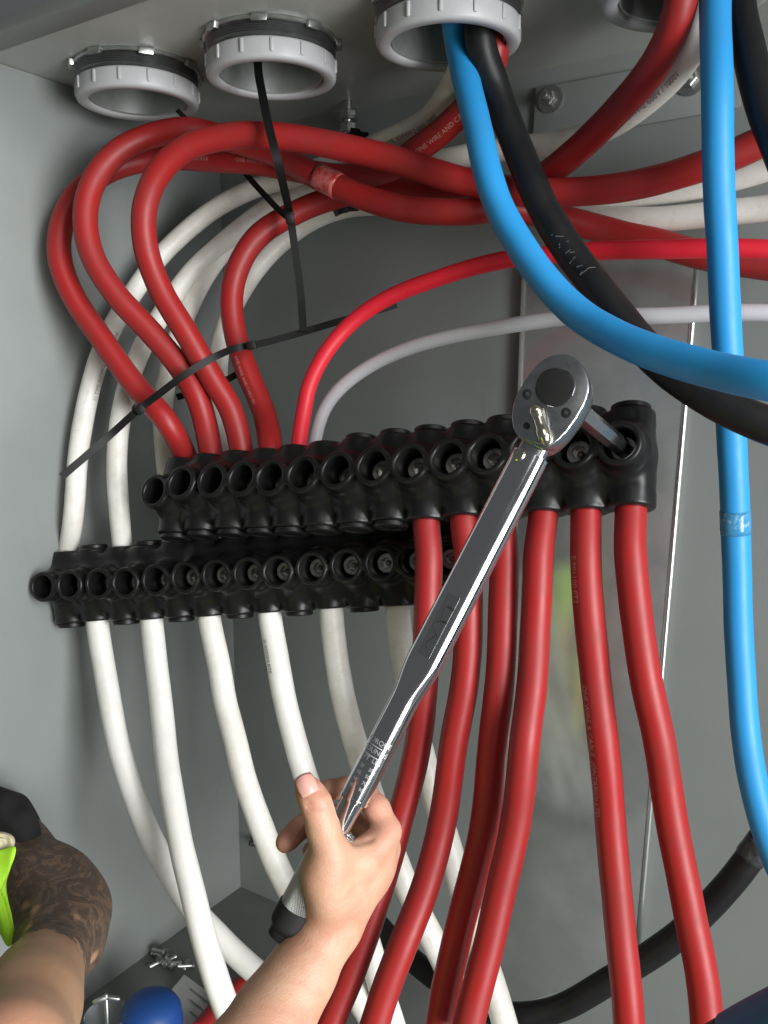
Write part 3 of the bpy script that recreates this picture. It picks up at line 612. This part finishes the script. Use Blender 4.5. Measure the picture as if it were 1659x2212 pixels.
v, f = tube_geo(spline([(1540, 2195, .47), (1600, 2190, .45), (1640, 2180, .44)]), .0155, 24); t = empty('blue_cable_end', P(1600, 2190, .45), 'dark blue cable with a black taped end in the bottom right corner', 'cable')
v, f = tube_geo(spline([(1588, 2246, .45), (1650, 2212, .44), (1760, 2160, .42)]), .0135, 26); mk('jacket', v, f, M['dkblue'], t)
v, f = tube_geo(spline([(1500, 2295, .47), (1545, 2270, .46), (1594, 2243, .449)]), .0127, 26); mk('taped_end', v, f, M['black'], t)

# ------------------------------------------------------------------ zip ties
def tie(label, segs, heads, wd=.0062, th=.0014):
    t = empty('zip_tie', pt(segs[0][0]), label, 'zip tie', 'black zip ties')
    for s in segs:
        v, f = ribbon_geo(spline(s, .003), wd, th); mk('strap', v, f, M['tie'], t, True, 40)
    for h, dr in heads:
        c = pt(h); d = (pt(dr)-c).normalized(); n = (CAM-c); n = (n-d*n.dot(d)).normalized(); b = d.cross(n)
        mb = MB(); mb.box(c+n*.001, d*.0042, b*.0038, n*.0026, .0008); mb.build('head', M['tie'], t)
tie('long black zip tie strapped across the four red loops with its tail hanging left', [[(133, 1030, .70), (180, 990, .705), (240, 938, .715), (300, 884, .742), (345, 850, .738), (390, 816, .733), (430, 790, .735), (470, 768, .742), (510, 752, .758), (545, 745, .765)], [(300, 884, .742), (292, 882, .765), (300, 890, .785)]], [((303, 884, .738), (345, 850, .738)), ((543, 746, .757), (600, 735, .757))])
tie('black zip tie running right from the strapped red loops behind the scarlet cable', [[(548, 746, .765), (610, 730, .765), (658, 716, .765), (740, 692, .765), (800, 675, .766), (857, 658, .768)]], [])
tie('long black zip tie hanging straight from the second hub', [[Vector((HUBX[1]-.006, HUBYS[1]-.008, CEIL_Z+.06)), (557, 140, .69), (566, 200, .68), (580, 270, .672), (598, 340, .67), (612, 400, .69), (627, 470, .745), (640, 560, .76), (650, 640, .766), (655, 716, .762)]], [((626, 472, .742), (640, 560, .757)), ((624, 458, .742), (600, 400, .74))], .0068)
tie('short black zip tie slanting under the red cables to the tight loop', [[(520, 362, .82), (545, 392, .80), (575, 425, .78), (605, 456, .765), (622, 470, .755)]], [], .0055)
tie('black zip tie end glimpsed behind the red loops above the upper block', [[(382, 858, .80), (415, 848, .80), (452, 837, .80), (500, 815, .805), (512, 808, .805)]], [])
tie('black zip tie knot on the white cable behind the taped red one', [[(722, 462, .80), (745, 452, .80), (775, 448, .80)]], [((742, 451, .80), (775, 448, .80))], .006)
tie('black zip tie scrap beside the galvanised stud', [[(738, 296, .78), (765, 290, .775), (795, 292, .77)]], [((768, 287, .775), (795, 292, .77))], .005)
tie('black zip tie scrap at the edge of the leftmost hub', [[(383, 238, .76), (395, 250, .76), (407, 260, .77)]], [], .004)

# ------------------------------------------------------------------ torque wrench
HD = .485; Hc = P(1199, 837, HD); T0 = UB.mouth[13] - UB.a*.012
nW = (cam_v(-.40, -.88, .25)).normalized()
def hp(px, py, off=0.0): return onplane(px, py, Hc+nW*off, nW)
axA, axB = hp(1142, 972), hp(606, 2011)
uW = (axB-axA).normalized(); vW = nW.cross(uW)
vW = vW if vW.dot(RIGHT) > 0 else -vW
def dw(px, py): return (hp(px, py)-CAM).dot(FWD)
wr = empty('torque_wrench', P(1142, 980, HD), 'chrome ratcheting torque wrench held diagonally across the terminal blocks', 'torque wrench')
def extr(px_outline, o0, o1, name, mat, parent=wr, bev=.001, smooth_n=0, seg=3):
    pts = px_outline
    if smooth_n:
        q = pts
        for _ in range(smooth_n):
            r = []
            for i in range(len(q)):
                a, b = q[i], q[(i+1) % len(q)]; r += [(a[0]*.75+b[0]*.25, a[1]*.75+b[1]*.25), (a[0]*.25+b[0]*.75, a[1]*.25+b[1]*.75)]
            q = r
        pts = q
    f0 = [hp(x, y) for x, y in pts]; bm = bmesh.new()
    v0 = [bm.verts.new(q+nW*o0) for q in f0]; v1 = [bm.verts.new(q+nW*o1) for q in f0]
    fa = bm.faces.new(v0); fb = bm.faces.new(v1)
    for i in range(len(v0)): j = (i+1) % len(v0); bm.faces.new((v0[i], v0[j], v1[j], v1[i]))
    bmesh.ops.recalc_face_normals(bm, faces=bm.faces[:])
    if bev: bmesh.ops.bevel(bm, geom=list(set(fa.edges[:]+fb.edges[:])), offset=bev, segments=seg, profile=.5, affect='EDGES')
    bm.verts.index_update(); o = mk(name, [q.co.copy() for q in bm.verts], [[q.index for q in f.verts] for f in bm.faces], mat, parent, True, 30); bm.free(); return o
extr([(1214, 762), (1243, 770), (1264, 794), (1275, 828), (1270, 856), (1257, 884), (1238, 914), (1214, 944), (1192, 962), (1172, 972), (1150, 962), (1124, 948), (1109, 930), (1104, 898), (1110, 862), (1128, 828), (1155, 790), (1184, 768)], 0, -.0145, 'head', M['satin'], bev=.0012, smooth_n=3)
circ = lambda x, y, r, n=40: [(x+r*math.cos(2*math.pi*i/n), y+r*math.sin(2*math.pi*i/n)) for i in range(n)]
def ring(c, ro, ri, h, name, mat):
    X, Y, Z = frame(nW); mb = MB(); mb.lathe(c, nW, [(0, ri), (0, ro), (h, ro-.0003), (h, ri+.0003)], 48, close=True); mb.build(name, mat, wr)
pxm = HD/F
ring(hp(1199, 837, .0001), 44*pxm, 41.5*pxm, .0006, 'disc_rim', M['chrome'])
extr(circ(1199, 837, 41.5), -.001, .0009, 'cover_disc', M['blackdisc'], bev=.0004)
for x, y in ((1139.6, 852), (1223, 892)):
    extr(circ(x, y, 11.5, 24), -.001, .0004, 'cover_screw', M['blackdisc'], bev=.0003)
    extr(circ(x, y, 4.5, 6), .0003, .0008, 'screw_socket', M['steel_dark'], bev=0)
extr([(1109, 922), (1150, 894), (1168, 887), (1182, 893), (1187, 906), (1187, 950), (1180, 962), (1160, 960), (1120, 945)], .0002, .0016, 'lever_plate', M['satin'], bev=.0004, smooth_n=1)
extr(circ(1139, 922, 7.5, 20), .0016, .0019, 'hole_shade', M['blackdisc'], bev=0)  # raised black disc, painted for the shade inside a small hole
s = SDF((-.016, -.009, -.004), (.016, .009, .011), .0004)
s.cone((-.0095, 0, .002), (-.0095, 0, .0035), .0042, .0036, .001); s.cone((-.0085, 0, .003), (.006, 0, .002), .003, .0036, .003); s.cone((.004, 0, .002), (.008, 0, .0015), .0036, .003, .002)
V, Fc = s.mesh(); lc = hp(1171, 924, .0016); lu = (hp(1179, 950)-hp(1164, 900)).normalized(); lv = nW.cross(lu)
mk('lever', [lc+lu*q[0]+lv*q[1]+nW*q[2] for q in V], Fc, M['brass'], wr)
# drive and hex bit
dr0 = Hc-nW*.0135; bd = (T0-dr0).normalized()
mb = MB(); mb.lathe(dr0, bd, [(0, .0105), (.006, .0105), (.0075, .009)], 32); mb.build('drive_boss', M['satin'], wr)
mb = MB(); mb.lathe(dr0+bd*.0072, bd, [(0, .0062), ((T0-dr0).length-.004, .0062), ((T0-dr0).length-.002, .0052)], 6, a0=.35); mb.build('hex_bit', M['satin'], wr, True, 20)
# shaft: flat yoke, then round barrel
Lw = (axB-axA).length
def sect(t):      # half width, half thickness, roundness exponent at distance fraction
    k = min(max((t-.44)/.09, 0), 1); k = k*k*(3-2*k)
    return .0106*(1-k)+.0083*k, .0080*(1-k)+.0083*k, 2.5*(1-k)+2*k
def sweep(t0, t1, name, mat, fn, n=60, m=40, off=.0):
    vs = []; fs = []
    for i in range(n+1):
        t = t0+(t1-t0)*i/n; c = axA+uW*(Lw*t)-nW*.0072; hw, ht, ex = fn(t)
        for k in range(m):
            a = 2*math.pi*k/m; ca, sa = math.cos(a), math.sin(a)
            vs.append(c+vW*(hw*math.copysign(abs(ca)**(2/ex), ca))+nW*(ht*math.copysign(abs(sa)**(2/ex), sa)))
    for i in range(n):
        for k in range(m): k2 = (k+1) % m; fs.append([i*m+k, i*m+k2, (i+1)*m+k2, (i+1)*m+k])
    fs += [list(range(m))[::-1], [n*m+k for k in range(m)]]
    return mk(name, vs, fs, mat, wr, True, 40)
sweep(-.028, .012, 'neck', M['satin'], lambda t: (.0085, .0055, 3.2), 10)
sweep(.004, .728, 'shaft', M['chrome'], sect, 110, 64)
sweep(.726, .733, 'shaft_collar', M['chrome'], lambda t: (.0086, .0086, 2), 4, 48)
sweep(.731, .80, 'inner_sleeve', M['chrome'], lambda t: (.0068, .0068, 2), 8, 48)
def gripf(t):
    return (.0106,)*2+(2,)
g = sweep(.795, .957, 'grip', M['knurl'], gripf, 60, 64)
me = g.data; uvl = me.uv_layers.new(name='UVMap'); nv = 64
for p in me.polygons:
    for li in p.loop_indices:
        vi = me.loops[li].vertex_index; i, k = divmod(vi, nv); uvl.data[li].uv = (k/nv*.0666, i/60*Lw*.162)
def capf(t):
    e = (t-.955)/.05; return (.0112*min(1, 1.0-.25*max(0, e-.75)/.25),)*2+(2,)
sweep(.955, 1.005, 'end_cap', M['blackdisc'], capf, 10, 48)
sweep(1.004, 1.018, 'lock_knob', M['blackdisc'], lambda t: (.0088, .0088, 2), 4, 32)
pc = hp(1121, 983, .0)
mb = MB(); mb.lathe(pc-nW*.0005, nW, [(-.002, .0038), (.0014, .0038), (.002, .0030), (.002, .0001)], 28); mb.build('pivot_pin', M['brass'], wr)
def on_shaft(body, t, ang, size, mat, hw, flip=False, name='engraving', along=False):
    v, f = text_mesh(body, size); wd = max(q.x for q in v); out = []
    r = hw+.00012
    for q in v:
        if along: s_ = q.x; y_ = q.y-size*.35
        else: s_ = -(q.y-size*.35); y_ = q.x-wd/2
        ph = ang+y_/r; c = axA+uW*(Lw*t+s_)-nW*.0072
        out.append(c+(nW*math.cos(ph)+vW*math.sin(ph))*r)
    mk(name, out, f, mat, wr, False)
M['engr'] = simple('engraved_white', (.62, .62, .64), .3, .6)
on_shaft('TORQUE', .612, .1, .0040, M['engr'], .0083); on_shaft('POUNDS', .630, .15, .0040, M['engr'], .0083)
on_shaft('FT  LBS', .647, .25, .0036, M['engr'], .0083)
for k, (a_, b_) in enumerate([(20, 30), (40, 50), (60, 70), (80, 90)]):
    on_shaft('%d' % a_, .664+k*.0135, -.25, .0030, M['engr'], .0083); on_shaft('%d' % b_, .664+k*.0135, .5, .0030, M['engr'], .0083)
for t_ in (.622, .641):
    vs, fs = ribbon_geo([axA+uW*(Lw*t_)-nW*.0072+(nW*math.cos(a)+vW*math.sin(a))*.00838 for a in [(-.5+k*.12) for k in range(10)]], .0005, .0001); mk('scribe_line', vs, fs, M['engr'], wr)
# marker scrawl on the flat
scr = []
for k in range(90):
    q = k/89; th = q*19
    scr.append(axA+uW*(Lw*(.325+.085*q)+.0022*math.cos(th))+vW*(.0012+.0026*math.sin(th)*(1-.35*q)+.0012*math.sin(q*31))+nW*.00092)
mb = MB(); mb.box(axA+uW*(Lw*.37)+nW*.00072+vW*.0005, uW*.019, vW*.0040, nW*.00012, .0); mb.build('clear_label', M['label'], wr)
vs, fs = tube_geo(scr, .00026, 6); mk('marker_scrawl', vs, fs, M['blackdisc'], wr)

# ------------------------------------------------------------------ arm and hand on the wrench
def px2m(r, d): return r/F*d
class Chain:
    def __init__(s): s.q = []
    def add(s, pts, k=.004, flat=None): s.q.append((pts, k, flat)); return s
def build_body(chains, h, margin=.01):
    pr = []
    for pts, k, flat in chains:
        for a, b in zip(pts[:-1], pts[1:]):
            pr.append((P(*a[:3]), P(*b[:3]), px2m(a[3], a[2]), px2m(b[3], b[2]), k, flat))
    allp = np.array([tuple(q) for x in pr for q in x[:2]]); rm = max(max(x[2], x[3]) for x in pr)
    s = SDF(allp.min(0)-rm-margin, allp.max(0)+rm+margin, h)
    for a, b, ra, rb, k, flat in pr: s.cone(tuple(a), tuple(b), ra, rb, k, 'add', (tuple(flat[0]), flat[1]) if flat else None)
    return s
wd = lambda py: dw(1142-(py-972)*.5159, py)       # depth of the wrench face along its length
D_ = lambda py, o: wd(py)+.0072+o
view = FWD
C = Chain()
C.add([(652, 2100, D_(2000, -.010), 68), (598, 2185, D_(2000, -.022), 80), (525, 2290, D_(2000, -.045), 98)], .01)                     # forearm
C.add([(713, 2002, D_(2000, .004), 57), (652, 2100, D_(2000, -.010), 68)], .01)
C.add([(722, 1960, D_(1960, .004), 58), (713, 2004, D_(2000, .004), 57)], .01)
C.add([(752, 1908, D_(1900, .006), 60), (722, 1965, D_(1960, .004), 58)], .012)
C.add([(752, 1908, D_(1900, .006), 58), (800, 1856, D_(1850, .010), 44), (836, 1800, D_(1800, .010), 28)], .010)       # back of the hand to the index knuckle
C.add([(735, 1930, D_(1930, .010), 56), (790, 1880, D_(1880, .020), 46), (832, 1832, D_(1830, .024), 28)], .012)       # to the middle knuckle
C.add([(712, 1930, D_(1930, -.010), 52), (704, 1885, D_(1880, -.014), 46), (712, 1836, D_(1830, -.0175), 38)], .010)    # thenar
C.add([(712, 1838, D_(1830, -.0175), 37), (697, 1788, D_(1790, -.0205), 33), (688, 1758, D_(1758, -.0215), 33.5)], .005)      # thumb, first bone
C.add([(689, 1754, D_(1754, -.0215), 33.5), (682, 1736, D_(1738, -.0215), 34), (670, 1713, D_(1712, -.020), 30.5), (663, 1701, D_(1700, -.0185), 26.5)], .0022)
C.add([(714, 1856, D_(1850, -.014), 34), (775, 1856, D_(1856, -.004), 30), (826, 1812, D_(1812, .004), 24)], .008)   # web
C.add([(838, 1790, D_(1790, .009), 27), (814, 1746, D_(1745, .014), 26), (790, 1716, D_(1710, .020), 25)], .004)  # index
C.add([(790, 1716, D_(1710, .020), 25), (746, 1702, D_(1700, .0245), 23), (712, 1706, D_(1705, .0165), 21), (696, 1722, D_(1720, .010), 18)], .003)
C.add([(834, 1826, D_(1820, .025), 27), (800, 1795, D_(1790, .032), 25), (735, 1764, D_(1765, .033), 24)], .004)     # middle
C.add([(735, 1766, D_(1765, .033), 26), (680, 1768, D_(1760, .0255), 26), (646, 1790, D_(1790, .013), 25.5)], .003)
C.add([(642, 1793, D_(1790, .0125), 25), (622, 1814, D_(1815, .006), 24.5), (617, 1820, D_(1820, .004), 22)], .0004)
C.add([(812, 1866, D_(1860, .034), 25), (770, 1840, D_(1840, .039), 23), (706, 1818, D_(1815, .035), 22), (672, 1838, D_(1835, .024), 20)], .003)  # ring
C.add([(786, 1908, D_(1910, .036), 23), (745, 1885, D_(1885, .038), 20), (690, 1870, D_(1870, .032), 18), (664, 1885, D_(1885, .024), 16)], .003)  # little
s = build_body(C.q, .0009)
def crease(a, b, r, k=.0012): s.cone(tuple(P(*a)), tuple(P(*b)), r, r, k, 'sub')
for y_, w_ in ((1734, 22), (1740, 26), (1747, 20)):          # thumb knuckle folds
    d_ = D_(y_, -.0215)-35/F*.485
    crease((684-w_, y_-2, d_+.0022), (684, y_+2, d_+.0004), .00055); crease((684, y_+2, d_+.0004), (684+w_, y_-3, d_+.0022), .00055)
for x1_, y1_, x2_, y2_ in ((775, 1900, 824, 1822), (752, 1880, 806, 1835)):   # tendons on the back of the hand
    s.cone(tuple(P(x1_, y1_, D_(1890, -.0075))), tuple(P(x2_, y2_, D_(1825, .0005))), .0022, .0026, .007)
crease((800, 1812, D_(1812, -.004)), (764, 1818, D_(1818, -.009)), .0012, .003)
V, Fc = s.mesh()
pa = empty('person', P(590, 2185, .5), 'person whose bare forearm reaches up from the bottom edge and grips the wrench', 'person')
def smooth(V, Fc, it=2, lam=.5):
    e = np.concatenate([Fc[:, [0, 1]], Fc[:, [1, 2]], Fc[:, [2, 3]], Fc[:, [3, 0]]]); n = len(V)
    deg = np.bincount(e.ravel(), minlength=n)[:, None]
    for _ in range(it):
        a = np.zeros_like(V); np.add.at(a, e[:, 0], V[e[:, 1]]); np.add.at(a, e[:, 1], V[e[:, 0]]); V = V+lam*(a/deg-V)
    return V
V = smooth(V, Fc, 3)
body = mk('body', V, Fc, M['skin'], pa)
def attr(o, name, vals):
    a = o.data.attributes.new(name, 'FLOAT', 'POINT'); a.data.foreach_set('value', np.asarray(vals, np.float32))
def nearw(V, px, py, d, r): c = np.array(P(px, py, d)); return np.exp(-(((V-c)**2).sum(1))/(r*r))
fl = .75*nearw(V, 661, 1692, D_(1700, -.019), .010)+.55*nearw(V, 612, 1818, D_(1820, .006), .014)+.4*nearw(V, 810, 1745, D_(1745, .01), .014)+.25*nearw(V, 840, 1790, D_(1790, .0), .012)+.25*nearw(V, 684, 1742, D_(1745, -.03), .010)
attr(body, 'flush', np.clip(fl, 0, 1)); attr(body, 'ink', np.zeros(len(V)))
# thumbnail: follows the thumb tip
nc = P(661, 1694, D_(1695, -.031)); nd = (P(655, 1680, D_(1680, -.0275))-P(669, 1712, D_(1712, -.0305))).normalized(); nn = (CAM-nc); nn = (nn*.8+UP*.35*nn.length-RIGHT*.12*nn.length); nn = (nn-nd*nn.dot(nd)).normalized(); nb = nd.cross(nn)
vs = []; fs = []; nu, nvv = 9, 9
for i in range(nu):
    for j in range(nvv):
        a = -1+2*i/(nu-1); b = -1+2*j/(nvv-1); wdt = .0056*(1-.18*max(0, b)**3-.10*max(0, -b)**2)
        vs.append(nc+nb*(a*wdt)+nd*(b*.0058*(1-.10*a*a))+nn*(-.0026*a*a-.0010*b*b+.0006))
for i in range(nu-1):
    for j in range(nvv-1): fs.append([i*nvv+j, (i+1)*nvv+j, (i+1)*nvv+j+1, i*nvv+j+1])
nl = mk('thumbnail', vs, fs, M['nail'], pa); md = nl.modifiers.new('s', 'SOLIDIFY'); md.thickness = .0008; md.offset = -1

# ------------------------------------------------------------------ tattooed person at the left
C = Chain()
C.add([(-120, 1760, .80, 80), (10, 1850, .76, 84), (105, 1935, .72, 92), (138, 1975, .70, 88)], .02)
C.add([(138, 1975, .70, 86), (130, 2030, .665, 82), (112, 2070, .63, 78)], .02)
C.add([(92, 2092, .605, 70), (80, 2124, .585, 82), (58, 2180, .55, 100), (20, 2290, .49, 130)], .02)
s = build_body(C.q, .0016)
V, Fc = s.mesh(); V = smooth(V, Fc, 12)
pb = empty('person', P(40, 1900, .72), 'person at the left edge with a tattooed arm, black sleeve and lime vest', 'person')
M['skin2'] = skin('tanned_skin', (.46, .285, .17), (.42, .23, .13), .52); b2 = mk('body', V, Fc, M['skin2'], pb)
rel = V-np.array(CAM); dz = rel@np.array(FWD); sx = CX+rel@np.array(RIGHT)/dz*F; sy = CY-rel@np.array(UP)/dz*F
nz = np.array([noise.noise(Vector(q)*90)*.9+noise.noise(Vector(q)*260)*.5 for q in V])
edge = dz-(.606+nz*.016)
gap = np.array([noise.noise(Vector(q)*38+Vector((3, 1, 7))) for q in V])
ink = np.clip(edge/.006, 0, 1)*np.clip((gap+.42+np.clip((dz-.63)/.05, 0, 1)*.5)/.10, 0, 1)*.93
attr(b2, 'ink', ink)
attr(b2, 'flush', .45*nearw(V, 50, 2200, .47, .03))
C = Chain(); C.add([(-160, 1740, .82, 104), (-30, 1818, .77, 98), (14, 1846, .752, 84)], .02)
C.add([(-40, 1742, .77, 44), (22, 1758, .75, 38), (46, 1772, .742, 32)], .006); C.add([(60, 1800, .74, 26), (40, 1850, .735, 30)], .006)
s = build_body(C.q, .0018); V, Fc = s.mesh(); V = smooth(V, Fc, 2)
wr_ = np.array([.0022*math.sin(q.dot(Vector((140, 60, 190))))+.0035*noise.noise(q*45) for q in [Vector(x) for x in V]])
ctr = np.array(P(-10, 1790, .765)); nrm = (V-ctr)/np.linalg.norm(V-ctr, axis=1)[:, None]
mk('sleeve', V+nrm*wr_[:, None], Fc, M['sleeve'], pb)
tc = CAM+cam_v(-.60, .22, -.46)
mb = MB(); mb.lathe(tc, UP*-1, [(-.27, .05), (-.25, .11), (-.20, .155), (-.06, .172), (.10, .165), (.30, .16), (.32, .02)], 40)
tor = mb.build('vest_body', [M['vest'], M['stripe']], pb)
for p in tor.data.polygons:
    h = p.center.z+pb.location.z-tc.z; p.material_index = 0
mb = MB()
for h in (-.10, .12): mb.lathe(tc, UP*-1, [(h, .176), (h+.05, .176)], 40)
mb.build('vest_stripe', M['stripe'], pb)
def sheet(outl, d, name, mat, parent, th=.003, bulge=.006):
    n = len(outl); cx = sum(q[0] for q in outl)/n; cy = sum(q[1] for q in outl)/n; vs = []; fs = []; rings = 5
    for rg in range(rings, 0, -1):
        k = rg/rings
        for x, y in outl: vs.append(P(cx+(x-cx)*k, cy+(y-cy)*k, d-bulge*(1-k*k)+.0025*math.sin(y*k*.06)+.002*math.sin(x*.15*k)))
    vs.append(P(cx, cy, d-bulge))
    for rg in range(rings-1):
        for i in range(n): j = (i+1) % n; fs.append([rg*n+i, rg*n+j, (rg+1)*n+j, (rg+1)*n+i])
    for i in range(n): j = (i+1) % n; fs.append([(rings-1)*n+i, (rings-1)*n+j, rings*n])
    o = mk(name, vs, fs, mat, parent); md = o.modifiers.new('t', 'SOLIDIFY'); md.thickness = th; md.offset = 0
    md = o.modifiers.new('s', 'SUBSURF'); md.levels = 1; md.render_levels = 2; return o
sheet([(-90, 1850), (-30, 1842), (10, 1834), (38, 1820), (33, 1850), (24, 1872), (9, 1905), (14, 1935), (24, 1965), (31, 2005), (32, 2030), (20, 2054), (8, 2030), (-6, 2000), (-60, 1980), (-100, 1930)], .655, 'vest', M['vest'], pb)
sheet([(-60, 1800), (-10, 1797), (16, 1800), (31, 1808), (34, 1823), (22, 1834), (2, 1842), (-60, 1850)], .665, 'vest_trim', M['trim'], pb, .004)

# ------------------------------------------------------------------ things on the cabinet floor
def shank(mb, c, ax, L, r, hr): mb.lathe(c, ax, [(0, hr*.6), (.0006, hr), (.0026, hr), (.0030, r), (L, r), (L+.001, r*.4)], 12)
rnd = random.Random(11)
for k in range(11):
    px, py = 365+rnd.uniform(-34, 36), 2070+rnd.uniform(-16, 18)
    c = floorp(px, py, .004+.004*(k % 3)); a = rnd.uniform(0, 6.3); ax = Vector((math.cos(a), math.sin(a), rnd.uniform(-.1, .45))).normalized()
    mb = MB(); shank(mb, c-ax*.010, ax, .018, .0022, .0042); o = mb.build('machine_screw', M['zinc'], None, True, 30)
    tag(o, 'small zinc screw lying in the heap on the cabinet floor', 'screw', 'loose screws heaped on the floor')
c = floorp(236, 2275, .001); t = empty('toggle_bolt', c, 'upright toggle bolt with open wings standing in the clear cup', 'toggle bolt'); tp = onplane(229, 2150, c, Vector((FWD.x, FWD.y, 0))); ax = (tp-c).normalized()
mb = MB(); mb.lathe(c, ax, [(0, .0022), ((tp-c).length, .0022), ((tp-c).length+.001, .0015)], 14); mb.build('rod', M['zinc'], t)
for sg in (-1, 1):
    a0 = tp-ax*.002; a1 = tp+RIGHT*sg*.012-ax*.006+FWD*sg*.003; d = (a1-a0); mb = MB(); q = d.normalized(); mb.box((a0+a1)/2, d*.5, q.cross(FWD).normalized()*.0016, q.cross(q.cross(FWD)).normalized()*.0022, .0005); mb.build('wing', M['zinc'], t)
c = floorp(236, 2278, .0006); mb = MB(); mb.lathe(c, Vector((0, 0, 1)), [(0, .0175), (.044, .0215), (.045, .0209), (.0445, .0203), (.002, .0165), (.002, .0001)], 40); tag(mb.build('plastic_cup', M['clear']), 'small clear plastic cup at the bottom edge left of the blue cap', 'cup')
c = floorp(330, 2268, .0006); t = empty('spray_can', c, 'container with a rounded blue plastic top at the bottom edge beside the paper', 'container')
mb = MB(); mb.lathe(c, Vector((0, 0, 1)), [(0, .0305), (.030, .0305), (.044, .029), (.051, .025), (.0565, .017), (.059, .008), (.0595, .0001)], 48); mb.build('domed_top', M['bluep'], t)
c = floorp(287, 2262, .0125); mb = MB(); mb.lathe(c, Vector((0, 0, 1)), [(-.012, .013), (-.012, .024), (.011, .024), (.012, .023), (.012, .014), (.011, .013)], 40, close=True); tag(mb.build('tape_roll', M['tan']), 'tan roll of tape peeking up in front of the blue topped container', 'tape roll')
pap = empty('paper_sheet', floorp(440, 2190), 'creased printed paper lying low beside the first white cables', 'paper')
cor = [floorp(370, 2140, .004), floorp(398, 2106, .010), floorp(478, 2165, .004), floorp(560, 2225, .003), floorp(480, 2310, .002), floorp(400, 2230, .003)]
cc = sum(cor, Vector())/6; vs = cor+[cc+Vector((0, 0, .004))]; fs = [[i, (i+1) % 6, 6] for i in range(6)]
o = mk('sheet', vs, fs, M['paper'], pap, False); md = o.modifiers.new('t', 'SOLIDIFY'); md.thickness = .0006
M['faint'] = simple('faint_print', (.20, .20, .20), .8)
for k in range(3):
    a = cor[1].lerp(cor[5], .22+.2*k)*.85+cor[2].lerp(cor[4], .22+.2*k)*.15; b = cor[1].lerp(cor[5], .22+.2*k)*.3+cor[3].lerp(cor[4], .22+.2*k)*.7
    n_ = (cor[2]-cor[1]).cross(cor[5]-cor[1]).normalized(); n_ = n_ if n_.dot(CAM-a) > 0 else -n_
    v, f = ribbon_geo([a+n_*.003, b+n_*.003], .0022, .0003, n_); mk('print_line', v, f, M['faint'], pap, False)
